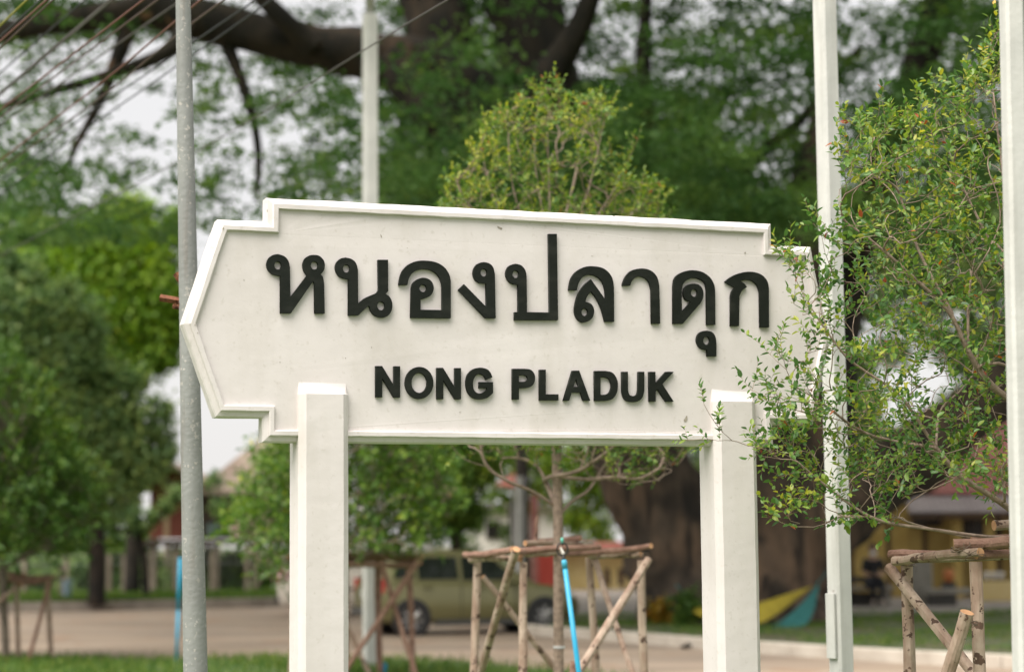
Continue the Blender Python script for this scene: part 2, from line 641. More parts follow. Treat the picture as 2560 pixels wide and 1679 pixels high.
def leafy(A, par, r, hgt, rng, maxh, per, leafsize, nl=8, up=0.5):
    """short leafy shoots on the outer twigs, leaves set alternately along each shoot"""
    idx = np.where((hgt <= maxh) & (par >= 0))[0]
    pos, ax, nr, shoots = [], [], [], []
    for i in idx:
        p0, p1 = A[par[i]], A[i]
        d = unit(p1 - p0)
        k = int(per) + (rng.random() < per - int(per)) + (1 if hgt[i] == 0 else 0)
        for j in range(k):
            o = rng.normal(0, 1, 3)
            sd = unit(d * (1.0 if j == 0 and hgt[i] == 0 else 0.5) + o * 0.45 + np.array([0, 0, up]))
            b = p0 + (p1 - p0) * rng.random() if hgt[i] else p1
            m = max(3, int(nl * rng.uniform(0.6, 1.35)))
            ln = leafsize * (0.36 * m + 0.4)
            e1 = unit(np.cross(sd, rng.normal(0, 1, 3)))
            e2 = np.cross(sd, e1)
            bow = rng.normal(0, 0.12, 3)
            a0 = rng.random() * 6.28
            shoots.append((b, b + sd * ln * 0.5 + bow * ln * 0.25, b + sd * ln + bow * ln))
            for q in range(m):
                t = (q + 0.6) / m
                an = a0 + (q % 2) * math.pi + rng.normal(0, 0.5)
                w = e1 * math.cos(an) + e2 * math.sin(an)
                pos.append(b + sd * ln * t + bow * ln * t * t)
                ax.append(sd * (0.55 + 0.6 * t ** 3) + w * (0.85 - 0.5 * t ** 3) + np.array([0, 0, -0.1]))
                nr.append(sd * 0.6 - w * 0.35 + np.array([0, 0, 0.7]) + rng.normal(0, 0.3, 3))
    return np.array(pos), np.array(ax), unit(np.array(nr)), shoots


def up_normals(n, rng, tilt=0.6):
    v = rng.normal(0, tilt, (n, 3))
    v[:, 2] += 1.0
    return unit(v)


# ------------------------------------------------------------------ ground
def sheet(name, pts, z, mat, kind='structure', thick=None, parent=None):
    mb = MB()
    n = len(pts)
    if thick is None:
        mb.add([(p[0], p[1], z) for p in pts], [tuple(range(n))])
    else:
        mb.loops([[(p[0], p[1], z - thick) for p in pts], [(p[0], p[1], z) for p in pts]], cap0=False)
    o = mb.build(name, mat, parent)
    if kind:
        o['kind'] = kind
    return o


sheet('ground', [(-1500, -60), (1500, -60), (1500, 2500), (-1500, 2500)], -0.02, M['ground'])
front_edge = [(-30, 30.2), (-8, 29.9), (-4.5, 29.3), (-1.5, 28.6), (-0.6, 27.9), (0.5, 26.0), (2.0, 23.0), (5, 20.0), (30, 17.0)]
sheet('lawn', [(-30, -5)] + front_edge + [(30, -5)], 0.0, M['soil_grass'])
far_edge = [(30, 75), (12, 66), (-2.5, 60), (-6, 58.5), (-12, 55), (-30, 50)]
sheet('road', [(p[0], p[1] - 0.8) for p in front_edge] + far_edge, -0.012, M['road'])
# far verge with its kerb (left) and the island round the old tree (right)
kerb_line = [(-30, 48.6), (-14, 51.0), (-7.0, 54.0), (-5.0, 56.0), (-2.6, 59.5)]


def kerb_pieces(name, line, w, h, mat, piece, parent=None, gap=0.012):
    pts = resample([Vector((x, y, 0)) for x, y in line], piece)
    root = thing(name, *parent) if isinstance(parent, tuple) else None
    mk = []
    for a, b in zip(pts[:-1], pts[1:]):
        d = (b - a)
        mb = MB()
        ln = d.length - gap
        c = (a + b) / 2
        mb.box((c.x, c.y, h / 2 - 0.03), (ln, w, h + 0.06), math.atan2(d.y, d.x))
        mk.append(mb)
    return mk


far_kerb = thing('far_kerb', 'old stained concrete kerb along the far side of the road', 'kerb', (-9, 53, 0))
for mb in kerb_pieces('kerb', kerb_line, 0.22, 0.24, M['kerb_old'], 1.1):
    mb.build('kerb_stone', M['kerb_old'], far_kerb, bevel=0.015)
sheet('far_verge', [(-30, 48.7), (-14, 51.1), (-7, 54.1), (-5, 56.1), (-2.6, 59.6), (-2.6, 120), (-60, 120), (-60, 48.7)], 0.16, M['soil_grass'], thick=0.2)

isl = [(0.42, 37.6), (0.25, 36.6), (0.45, 35.8), (1.2, 34.6), (3.7, 29.2), (6.2, 25.4), (14.0, 17.5)]
isl_s = resample(smooth_path([Vector((x, y, 0)) for x, y in isl], 2), 0.9)
island_kerb = thing('island_kerb', 'pale painted kerb curving round the old tree island', 'kerb', (3.7, 29.5, 0))
for a, b in zip(isl_s[:-1], isl_s[1:]):
    d = b - a
    mb = MB()
    c = (a + b) / 2
    mb.box((c.x, c.y, 0.06), (max(0.05, d.length - 0.01), 0.2, 0.2), math.atan2(d.y, d.x))
    mb.build('kerb_stone', M['kerb'], island_kerb, bevel=0.02)
isl_in = [(p.x + 0.06, p.y + 0.12) for p in isl_s]
sheet('island_lawn', isl_in + [(30, 18), (30, 40.5), (8, 41.5), (3.0, 42.5), (1.0, 43.0), (0.6, 40)], 0.12, M['island_soil'], thick=0.14)
sheet('paved_yard', [(0.62, 40.02), (1.0, 43.02), (3.0, 42.52), (8, 41.52), (30, 40.52), (30, 75), (1.2, 75)], 0.10, M['pave'], thick=0.1)


def grass_field(name, label, n, sampler, h, seed, z=0.0):
    rng = np.random.default_rng(seed)
    p = sampler(rng, n)
    n = len(p)
    ax = rng.normal(0, 0.35, (n, 3))
    ax[:, 2] = 1.0
    nr = rng.normal(0, 1, (n, 3))
    nr[:, 2] = 0.1
    L = h * (0.5 + rng.random(n))
    root = None
    me_parent = None
    pos = np.column_stack([p[:, 0], p[:, 1], np.full(n, z)])
    o = leaf_mesh(name, pos, ax, nr, L, L * 0.10 + 0.004, M['grass'], None, rng, six=False, curl=0.3)
    tag(o, label, 'grass', kind='stuff')
    return o


fe = np.array(front_edge)


def samp_front(rng, n):
    x = rng.uniform(-10, 9, n)
    y = rng.uniform(18, 31, n)
    edge = np.interp(x, fe[:, 0], fe[:, 1]) + 0.25 * np.sin(x * 2.3) * np.sin(x * 0.7 + 1) + rng.normal(0, 0.12, n)
    dens = np.clip(0.35 + 0.65 * (np.sin(x * 1.7 + y * 0.9) * 0.5 + 0.5), 0, 1)
    ok = (y < edge) & (rng.random(n) < dens) & (y > 22 - 0.2 * x)
    return np.column_stack([x[ok], y[ok]])


grass_field('lawn_grass', 'short green grass on the near lawn before the road', 90000, samp_front, 0.10, 5)


def samp_island(rng, n):
    x = rng.uniform(0.6, 12, n)
    y = rng.uniform(24, 42.4, n)
    li = np.array([(p[0], p[1]) for p in isl_in])[::1]
    edge = np.interp(x, li[3:, 0], li[3:, 1])
    ok = (y > edge + 0.15)
    ok &= rng.random(n) < np.clip(0.55 + 0.9 * np.sin(x * 1.9 + 1.0) * np.sin(y * 1.1 + x * 0.6), 0.04, 1)
    # worn bare earth just behind the kerb towards the right
    ok &= (y > edge + 1.6 * np.clip((x - 2.5) / 4, 0, 1) + rng.normal(0, 0.3, n))
    return np.column_stack([x[ok], y[ok]])


grass_field('island_grass', 'patchy green grass round the foot of the old tree', 60000, samp_island, 0.07, 6, 0.12)


def samp_far(rng, n):
    x = rng.uniform(-17, -2.7, n)
    y = rng.uniform(49, 64, n)
    k = np.array(kerb_line)
    edge = np.interp(x, k[:, 0], k[:, 1]) + 0.15
    ok = y > edge
    return np.column_stack([x[ok], y[ok]])


grass_field('verge_grass', 'rough green grass behind the far kerb', 40000, samp_far, 0.16, 7, 0.16)

# small things lying on the road
mb = MB()
rr = random.Random(4)
for i in range(5):
    p = G(1716, 31) + Vector((rr.uniform(-.12, .12), rr.uniform(-.06, .06), 0.02))
    mb.tube([p, p + Vector((rr.uniform(-.18, .18), rr.uniform(-.1, .1), rr.uniform(.0, .05)))], [0.03, 0.015], 6)
tag(mb.build('dead_stick', M['bark'], origin=G(1716, 31)), 'small dark dead stick lying before the pale kerb', 'stick')
mb = MB()
p = G(160, 29.9)
mb.box((p.x - 0.55, 30.6, 0.0), (1.3, 0.5, 0.05), 0.1)
tag(mb.build('pale_slab', M['slab'], origin=(p.x - 0.55, 30.6, 0)), 'pale slab lying on the road behind the leftmost tree frame', 'slab')

# ------------------------------------------------------------------ the station sign
SIGN_A = math.radians(20.0)
SD = Vector((math.cos(SIGN_A), math.sin(SIGN_A), 0))
SN = Vector((math.sin(SIGN_A), -math.cos(SIGN_A), 0))
SO = P(795, 1000, 9.10)
SO.z = 0


def to_sign(x, y, h=0.0):
    d = ray(x, y)
    o = Vector((0, 0, CAMZ))
    q = SO + SN * h
    t = (q - o).dot(SN) / d.dot(SN)
    w = o + d * t - q
    return (w.dot(SD), w.z)


def W(s, t, h):
    return SO + SD * s + SN * h + Vector((0, 0, t))


sign = thing('station_sign', 'large white concrete station name board on two posts with dark raised lettering', 'sign',
             tuple(W(1.3, 0, 0)))
outline_px = [(664, 500), (1925, 556), (1925, 609), (2024, 617), (2072, 872), (2030, 1061), (1930, 1061), (1930, 1117),
              (655, 1104), (653, 1046), (537, 1044), (455, 793), (543, 552), (664, 558)]
OUT = [to_sign(x, y, -0.02) for x, y in outline_px]
# level the long edges (they are horizontal in the place)
def lvl(*ids):
    z = sum(OUT[i][1] for i in ids) / len(ids)
    for i in ids:
        OUT[i] = (OUT[i][0], z)
def plumb(*ids):
    s = sum(OUT[i][0] for i in ids) / len(ids)
    for i in ids:
        OUT[i] = (s, OUT[i][1])
print('SIGN OUT', [(round(a, 3), round(b, 3)) for a, b in OUT])
lvl(0, 1); lvl(2, 3, 12, 13); lvl(5, 6, 9, 10); lvl(7, 8); lvl(4, 11)
plumb(0, 13); plumb(1, 2); plumb(6, 7); plumb(8, 9)


def inset(poly, d):
    n = len(poly)
    out = []
    for i in range(n):
        a = Vector(poly[i - 1]); b = Vector(poly[i]); c = Vector(poly[(i + 1) % n])
        e1 = (b - a).normalized(); e2 = (c - b).normalized()
        n1 = Vector((e1.y, -e1.x)); n2 = Vector((e2.y, -e2.x))     # inward for clockwise polygons
        bis = n1 + n2
        k = d / max(0.25, bis.dot(n1))
        out.append((b.x + bis.x * k, b.y + bis.y * k))
    return out


def dense(poly, counts, h, jit, seed):
    pts = []
    n = len(poly)
    for i in range(n):
        a = Vector(poly[i]); b = Vector(poly[(i + 1) % n])
        for k in range(counts[i]):
            p = a.lerp(b, k / counts[i])
            j = Vector((noise.noise(Vector((p.x * 7, p.y * 7, seed))), noise.noise(Vector((p.x * 7, p.y * 7, seed + 9)))))
            j2 = Vector((noise.noise(Vector((p.x * 25, p.y * 25, seed))), noise.noise(Vector((p.x * 25, p.y * 25, seed + 9)))))
            p = p + j * jit + j2 * jit * 0.5
            pts.append(W(p.x, p.y, h + 0.4 * jit * noise.noise(Vector((p.x * 9, p.y * 9, seed + 3)))))
    return pts


cnt = [max(2, int((Vector(OUT[i]) - Vector(OUT[(i + 1) % 14])).length / 0.035)) for i in range(14)]
prof = [(0.006, -0.092, 0.002), (0.0, -0.082, 0.002), (0.0, -0.014, 0.003), (0.006, -0.005, 0.0025), (0.026, 0.003, 0.002),
        (0.028, 0.017, 0.0032), (0.031, 0.0195, 0.0024), (0.049, 0.0195, 0.0024), (0.052, 0.017, 0.0038), (0.055, 0.0, 0.0038)]
mb = MB()
lps = [dense(inset(OUT, d), cnt, h, j, 1 + i * 0.6) for i, (d, h, j) in enumerate(prof)]
mb.loops(lps, cap0=True, cap1=True)
panel = mb.build('panel', M['white'], sign)

# posts: chamfered, standing proud of the panel, with a sloped plaster top
HP = 0.05
for k, (xl, xr, ytop, seed) in enumerate([(766, 859, 984, 3), (1804, 1883, 1003, 8)]):
    c = 0.03
    s0 = to_sign(xl, 1110, HP)[0] - c
    s1 = to_sign(xr, 1110, HP)[0] + c
    _, tt = to_sign((xl + xr) / 2, ytop, HP)

    def sect(z, hf, hb, ins=0.0):
        a, b = s0 + ins, s1 - ins
        e = c * max(0.02, min(1.0, hf / HP))
        pts = [(a, hb), (a, hf - e), (a + e * 0.46, hf - e * 0.46), (a + e, hf), (b - e, hf), (b - e * 0.46, hf - e * 0.46), (b, hf - e), (b, hb)]
        res = []
        for j, (s, h) in enumerate(pts):
            w = 0.0014 * noise.noise(Vector((j * 3.1 + seed, z * 3.0, seed))) + 0.0005 * noise.noise(Vector((j * 3.1 + seed, z * 22.0, seed)))
            res.append(W(s + w, z, h + w))
        return res
    lp = [sect(-0.2 + (tt + 0.2) * i / 70, HP, -0.14) for i in range(71)]
    # the back half of the post stops behind the panel; the front half slopes into it
    for u in (0.03, 0.08, 0.15, 0.25, 0.38, 0.52, 0.68, 0.84, 1.0):
        lp.append(sect(tt + 0.066 * u, HP * (1 - u) ** 2.4 - 0.0008 * u, -0.10 + 0.04 * u, 0.002 + 0.004 * u))
    mb = MB()
    mb.loops(lp)
    po = mb.build('post', M['white'], sign)
    for pl in po.data.polygons:
        if pl.center.z > tt + 0.004: pl.use_smooth = True


def curve_path(spec, sc, ox, oy):
    """spec: points, or lists of points joined by a smooth curve"""
    out = []
    for it in spec:
        if isinstance(it, tuple):
            out.append(it)
        else:
            p = it
            for i in range(len(p) - 1):
                p0 = Vector(p[max(i - 1, 0)]); p1 = Vector(p[i]); p2 = Vector(p[i + 1]); p3 = Vector(p[min(i + 2, len(p) - 1)])
                for s in range(5):
                    t = s / 5
                    q = 0.5 * ((2 * p1) + (p2 - p0) * t + (2 * p0 - 5 * p1 + 4 * p2 - p3) * t * t + (3 * p1 - p0 - 3 * p2 + p3) * t ** 3)
                    out.append((q.x, q.y))
            out.append(p[-1])
    clean = []
    for q in out:
        if not clean or (abs(q[0] - clean[-1][0]) + abs(q[1] - clean[-1][1])) > 1.0:
            clean.append(q)
    if abs(clean[0][0] - clean[-1][0]) + abs(clean[0][1] - clean[-1][1]) < 1.0:
        clean.pop()
    return [(ox + x * sc, oy + y * sc) for x, y in clean]


def ell(cx, cy, rx, ry, n=28):
    return [(cx + rx * math.cos(2 * math.pi * i / n), cy + ry * math.sin(2 * math.pi * i / n)) for i in range(n)]


A_ = (0.30109, 640, 560)
B_ = (0.310924, 1250, 560)
GLYPHS = [
    ('thai_letter', A_, [[(183, 250), (235, 268), (268, 305), (281, 355)], (285, 610), (425, 426),
                         [(420, 420), (398, 385), (390, 335), (405, 290), (440, 264), (482, 257), (525, 265), (560, 298), (571, 340), (562, 385), (537, 415)],
                         [(537, 417), (556, 442), (565, 490)], (570, 740), (489, 740), (487, 492), (476, 471), (290, 738), (204, 738), (204, 430),
                         [(190, 428), (135, 412), (100, 374), (90, 330), (106, 285), (140, 258), (183, 250)]],
     [ell(182, 343, 31, 35), ell(486, 343, 31, 35)]),
    ('thai_letter', A_, [[(745, 278), (795, 292), (830, 325), (846, 380)], (848, 661), [(850, 660), (900, 618), (960, 590), (1000, 572), (1018, 548)],
                         (1014, 297), (1096, 297), (1097, 555), (1075, 580),
                         [(1077, 581), (1110, 605), (1130, 650), (1130, 700), (1110, 745), (1075, 770), (1030, 773), (985, 755), (955, 720), (944, 682)],
                         [(940, 677), (918, 692), (885, 722), (852, 755)], (769, 757), (769, 455),
                         [(755, 455), (700, 438), (670, 400), (660, 355), (673, 315), (705, 287), (745, 278)]],
     [ell(751, 369, 30, 34), ell(1039, 679, 33, 37)]),
    ('thai_letter', A_, [(1187, 505), [(1258, 502), (1268, 455), (1295, 410), (1345, 380), (1405, 372), (1465, 387), (1515, 427), (1540, 480), (1547, 530)],
                         (1547, 714), (1366, 711), [(1366, 621), (1400, 615), (1445, 595), (1470, 560), (1475, 520), (1460, 480), (1430, 455), (1385, 446), (1340, 460), (1305, 490), (1291, 530)],
                         (1286, 776), (1617, 780), [(1617, 475), (1605, 420), (1565, 360), (1500, 320), (1420, 305), (1340, 308), (1270, 335), (1220, 385), (1198, 440), (1187, 505)]],
     [ell(1388, 533, 32, 31)]),
    ('thai_letter', A_, [(1728, 500), (1683, 545), (1906, 779), (1990, 779), [(1983, 415), (1970, 362), (1940, 329), (1890, 317), (1840, 332), (1812, 370), (1805, 410), (1818, 455), (1850, 483), (1888, 490)],
                         (1913, 491), (1914, 690)], [ell(1893, 403, 29, 33)]),
    ('thai_letter', B_, [[(125, 320), (170, 332), (203, 370), (214, 420)], (217, 708), (400, 711), (392, 80), (457, 80), (467, 770), (119, 770), (119, 708), (148, 708), (147, 487),
                         [(135, 486), (92, 474), (60, 440), (49, 395), (63, 350), (92, 328), (125, 320)]], [ell(127, 403, 28, 31)]),
    ('thai_letter', B_, [(555, 530), [(618, 530), (630, 480), (660, 430), (715, 406), (770, 416), (820, 456), (845, 520), (852, 600)], (850, 610),
                         (732, 445), [(730, 447), (680, 490), (632, 560), (608, 640), (602, 700), (617, 750), (655, 786), (700, 783), (740, 755), (757, 710), (750, 665), (725, 637), (687, 626)],
                         [(687, 622), (695, 592), (714, 562), (734, 541)], [(737, 543), (780, 600), (817, 680), (846, 783)], (918, 783),
                         [(916, 510), (905, 440), (870, 385), (820, 352), (750, 340), (680, 346), (615, 382), (577, 430), (562, 480), (555, 530)]],
     [ell(682, 708, 27, 32)]),
    ('thai_letter', B_, [(987, 493), [(1048, 493), (1058, 462), (1085, 432), (1125, 420), (1170, 434), (1203, 470), (1219, 530)], (1222, 798), (1288, 798),
                         [(1281, 500), (1265, 430), (1225, 382), (1170, 360), (1110, 360), (1055, 377), (1017, 415), (995, 460), (987, 493)]], []),
    ('thai_letter', B_, [(1395, 799), [(1395, 500), (1405, 440), (1440, 402), (1500, 377), (1560, 372), (1630, 387), (1690, 430), (1723, 490), (1730, 545)], (1732, 808), (1666, 808),
                         [(1664, 530), (1650, 472), (1610, 442), (1560, 431), (1510, 446), (1472, 482), (1461, 535)], (1462, 709), (1536, 624),
                         [(1532, 623), (1494, 605), (1478, 560), (1486, 515), (1515, 488), (1560, 479), (1605, 492), (1632, 530), (1635, 580), (1617, 628), (1590, 660)], (1471, 799)],
     [ell(1563, 553, 28, 32)]),
    ('thai_letter', B_, [[(1665, 857), (1705, 868), (1732, 905), (1740, 960)], (1740, 1060), (1669, 1060), (1668, 1010),
                         [(1655, 1009), (1615, 995), (1590, 960), (1584, 920), (1600, 880), (1630, 861), (1665, 857)]], [ell(1662, 936, 28, 34)]),
    ('thai_letter', B_, [(1812, 463), (1891, 510), [(1889, 513), (1866, 545), (1858, 585)], (1858, 817), (1922, 817), [(1925, 580), (1945, 536), (1985, 505)],
                         [(1984, 503), (1962, 477), (1937, 460)], [(1942, 456), (1985, 445), (2032, 456), (2070, 490), (2091, 545)], (2095, 828), (2163, 828),
                         [(2162, 515), (2150, 460), (2110, 412), (2050, 388), (1980, 385), (1910, 401), (1852, 430), (1812, 463)]], []),
    ('latin_letter', A_, [(995, 1178), (1047, 1178), (1146, 1340), (1146, 1180), (1196, 1180), (1196, 1437), (1146, 1437), (1048, 1275), (1048, 1435), (996, 1435)], []),
    ('latin_letter', A_, [*ell(1357, 1317, 116, 132, 40)], [ell(1357, 1317, 66, 84)]),
    ('latin_letter', A_, [(1503, 1193), (1553, 1193), (1652, 1355), (1652, 1195), (1702, 1195), (1702, 1451), (1653, 1451), (1555, 1290), (1555, 1450), (1504, 1450)], []),
    ('latin_letter', A_, [(1962, 1270), [(1912, 1290), (1890, 1254), (1855, 1243), (1820, 1262), (1801, 1320), (1812, 1380), (1850, 1405), (1890, 1397), (1918, 1375)], (1918, 1358), (1855, 1358), (1855, 1310), (1968, 1312),
                          [(1968, 1400), (1920, 1440), (1860, 1452), (1800, 1437), (1762, 1395), (1745, 1325), (1757, 1255), (1800, 1207), (1860, 1192), (1915, 1203), (1945, 1230), (1962, 1270)]], []),
    ('latin_letter', B_, [(102, 1163), [(200, 1163), (245, 1170), (275, 1200), (282, 1240), (270, 1285), (235, 1310), (185, 1316)], (152, 1316), (152, 1407), (102, 1407)],
     [[(152, 1212), (190, 1212), (215, 1219), (228, 1240), (216, 1261), (190, 1268), (152, 1268)]]),
    ('latin_letter', B_, [(320, 1170), (368, 1170), (368, 1368), (470, 1368), (470, 1414), (320, 1414)], []),
    ('latin_letter', B_, [(512, 1417), (584, 1178), (637, 1178), (725, 1417), (672, 1417), (650, 1352), (577, 1352), (556, 1417)], [[(612, 1238), (637, 1308), (590, 1308)]]),
    ('latin_letter', B_, [(762, 1180), [(850, 1180), (905, 1195), (940, 1245), (948, 1300), (938, 1355), (905, 1403), (850, 1419)], (764, 1419)],
     [curve_path([(808, 1228), [(840, 1228), (880, 1245), (898, 1300), (880, 1355), (840, 1372)], (808, 1372)], 1, 0, 0)]),
    ('latin_letter', B_, [(982, 1187), (1028, 1187), [(1029, 1330), (1040, 1370), (1070, 1382), (1102, 1370), (1112, 1330)], (1114, 1187), (1161, 1187),
                          [(1160, 1345), (1140, 1400), (1100, 1424), (1050, 1426), (1005, 1405), (984, 1350)]], []),
    ('latin_letter', B_, [(1200, 1187), (1250, 1187), (1250, 1285), (1335, 1187), (1396, 1187), (1305, 1285), (1396, 1425), (1335, 1425), (1270, 1325), (1252, 1345), (1252, 1424), (1203, 1424)], []),
]
LT = 0.018
SM = Matrix(((SD.x, 0, SN.x, SO.x), (SD.y, 0, SN.y, SO.y), (0, 1, 0, 0), (0, 0, 0, 1)))
for nm, (sc, ox, oy), outer, holes in GLYPHS:
    cu = bpy.data.curves.new(nm, 'CURVE')
    cu.dimensions = '2D'
    cu.fill_mode = 'BOTH'
    cu.extrude = LT / 2 - 0.0008
    cu.bevel_depth = 0.0008
    cu.bevel_resolution = 0
    for pts in [curve_path(outer, sc, ox, oy)] + [[(ox + x * sc, oy + y * sc) for x, y in h] for h in holes]:
        st = [to_sign(x, y, LT + 0.001) for x, y in pts]
        sp = cu.splines.new('POLY')
        sp.points.add(len(st) - 1)
        for i, (s, t) in enumerate(st):
            sp.points[i].co = (s, t, 0, 1)
        sp.use_cyclic_u = True
    tmp = bpy.data.objects.new('tmp', cu)
    me = bpy.data.meshes.new_from_object(tmp)
    bpy.data.objects.remove(tmp)
    me.transform(Matrix.Translation((0, 0, LT / 2 + 0.0012)))
    me.transform(SM)
    me.name = nm
    me.materials.clear()
    link_mesh(me, nm, M['letter'], sign)
# flaked paint
for x, y, a, b, r, hh in [(q + (0.0012,) if len(q) == 5 else q) for q in [(558, 571, 2.2, 3.0, 0.3, 0.0225), (668, 527, 1.0, 4.0, 0, 0.0225), (488, 812, 1.6, 2.4, 0, 0.0225), (494, 832, 1.5, 1.8, 0, 0.0225), (845, 1082, 3, 1.5, 0, 0.0225),
                      (1003, 512, 2.2, 1.2, 0, 0.0225), (1535, 540, 3, 1.2, 0, 0.0225), (560, 1030, 2, 1.2, 0, 0.0225), (1250, 570, 9, 3, 0.5), (1714, 1048, 4, 10, 0.35), (953, 590, 2, 5, -0.3), (1863, 632, 2.2, 2.2, 0), (1020, 603, 1.3, 1.3, 0), (1018, 620, 1.1, 1.1, 0),
                      (864, 895, 1.5, 1.5, 0), (929, 868, 1, 2, 0), (1480, 640, 1.5, 1, 0), (700, 905, 1.2, 1.8, 0), (1420, 985, 1.2, 1.2, 0), (1150, 1030, 2.2, 1.0, 0.4), (610, 700, 1.2, 2.0, 0)]]:
    pts = []
    rr = random.Random(int(x))
    for i in range(11):
        an = 2 * math.pi * i / 11
        u, v = a * math.cos(an) * rr.uniform(.6, 1.25), b * math.sin(an) * rr.uniform(.6, 1.25)
        s, t = to_sign(x + u * math.cos(r) - v * math.sin(r), y + u * math.sin(r) + v * math.cos(r), hh)
        pts.append(W(s, t, hh))
    mb = MB()
    mb.add(pts, [tuple(range(11))])
    mb.build('paint_chip', M['chip'], sign)

# ------------------------------------------------------------------ poles near the sign
# grey round pole, leaning a little
mb = MB()
D1 = 10.4
g1 = P(489, 1990, D1)
base = Vector((P(497, 2100, D1).x, D1, 0))
axis = [Vector((P(497 - (2125 - y) * 0.0185, y, D1).x, D1, P(485, y, D1).z)) for y in (2125, 1679, 1100, 560, 0, -900)]
axis[0].z = -0.02
pole = thing('grey_pole', 'round weathered grey pole leaning left behind the left end of the sign', 'pole', tuple(base))
mb.tube(axis, [0.068, 0.0625, 0.055, 0.0475, 0.0395, 0.033], 24)
mb.build('shaft', M['galv'], pole, smooth=True)
mb = MB()
pc = P(452, 752, D1 - 0.05)
mb.tube([P(400, 744, D1 + 0.10), P(478, 757, D1 + 0.10)], 0.019, 4)
mb.build('rusty_crossbar', M['rust'], pole)
mb = MB()
mb.tube([P(432, 766, D1 + 0.07), P(485, 772, D1 + 0.07)], 0.013, 8)
mb.tube([P(438, 762, D1 + 0.05), P(438, 762, D1 - 0.02)], 0.010, 6)
mb.tube([P(449, 760, D1 + 0.05), P(449, 760, D1 - 0.02)], 0.008, 6)
mb.build('clamp_bolt', M['rust'], pole)
mb = MB()
mb.tube([P(440, 683, D1 + 0.10), P(455, 705, D1 + 0.10)], 0.018, 4)
mb.build('bracket_stub', M['rust'], pole)


def square_pole(name, label, x_top, x_bot, y_top, D, wl, wr, mat, top_z=None, rot=None):
    """a square pole showing a narrow left face (wl px) and a wide right face (wr px)"""
    a, b = wl * px(D), wr * px(D)
    side = math.hypot(a, b)
    ang = math.atan2(a, b)       # yaw so that the left face shows a, the right one b
    gx = P(x_bot, 1679, D).x + (P(x_bot, 1679, D).x - P(x_top, 0, D).x) / (1679 * px(D)) * 0
    zb, zt = 0.0, (top_z if top_z else P(x_top, y_top, D).z)
    z0, z1 = P(x_bot, 1679, D).z, P(x_top, 0, D).z
    x0, x1 = P(x_bot, 1679, D).x, P(x_top, 0, D).x
    sl = (x1 - x0) / (z1 - z0)
    root = thing(name, label, 'pole', (x0 + sl * (0 - z0), D, 0), None)
    lp = []
    for i in range(40):
        z = -0.05 + (zt + 0.05) * i / 39
        cx = x0 + sl * (z - z0)
        hs = side / 2
        ch = 0.012
        ring = []
        for (u, v) in ((-hs + ch, -hs), (hs - ch, -hs), (hs, -hs + ch), (hs, hs - ch), (hs - ch, hs), (-hs + ch, hs), (-hs, hs - ch), (-hs, -hs + ch)):
            w = 0.0015 * noise.noise(Vector((u * 40, v * 40, z * 5)))
            ring.append((cx + u * math.cos(ang) - v * math.sin(ang) + w, D + u * math.sin(ang) + v * math.cos(ang) + w, z))
        lp.append(ring)
    mb = MB()
    mb.loops(lp)
    mb.build('shaft', mat, root)
    return root, side, ang


pr, sd, an = square_pole('white_pole', 'tall square white concrete pole rising behind the leafy shrub', 2061, 2104, -500, 11.6, 24, 40, M['pole_white'])
# cover strip on its narrow left face
pc = P(2083, 1560, 11.6)
mb = MB()
cz0, cz1 = P(2080, 1644, 11.6).z, P(2080, 1482, 11.6).z
lx = Vector((-math.cos(an), -math.sin(an), 0))
for zz in (0,):
    c0 = Vector((P(2098, 1560, 11.6).x, 11.6, (cz0 + cz1) / 2)) + lx * (sd / 2 + 0.006)
    mb.box(c0, (0.014, 0.075, cz1 - cz0), an)
mb.build('cover_strip', M['pole_white'], pr, bevel=0.002)
pr2, _, _ = square_pole('white_pole', 'near white pole cut by the right edge of the photo', 2528, 2563, -700, 7.6, 10, 50, M['pole_white'])
pr3, sd3, an3 = square_pole('white_pole', 'slim white pole behind the top left of the sign', 925, 926, 38, 26.5, 12, 30, M['pole_white'])
mb = MB()
ztop = P(925, 38, 26.5).z
mb.tube([(P(925, 38, 26.5).x, 26.5, ztop - 0.02), (P(925, 38, 26.5).x, 26.5, ztop + 2.6)], 0.06, 10)
mb.build('top_pipe', M['steel'], pr3, smooth=True)
for x, y0, D, lab in [(1073, 1090, 44, 'thin grey pole behind the flowering young tree'), (1300, 1190, 47, 'thin grey pole standing behind the parked green car')]:
    g = G(x, D)
    r_, _, _ = square_pole('grey_post', lab, x, x, y0 if D > 46 else 700, D, 7, 15, M['pole_white'])

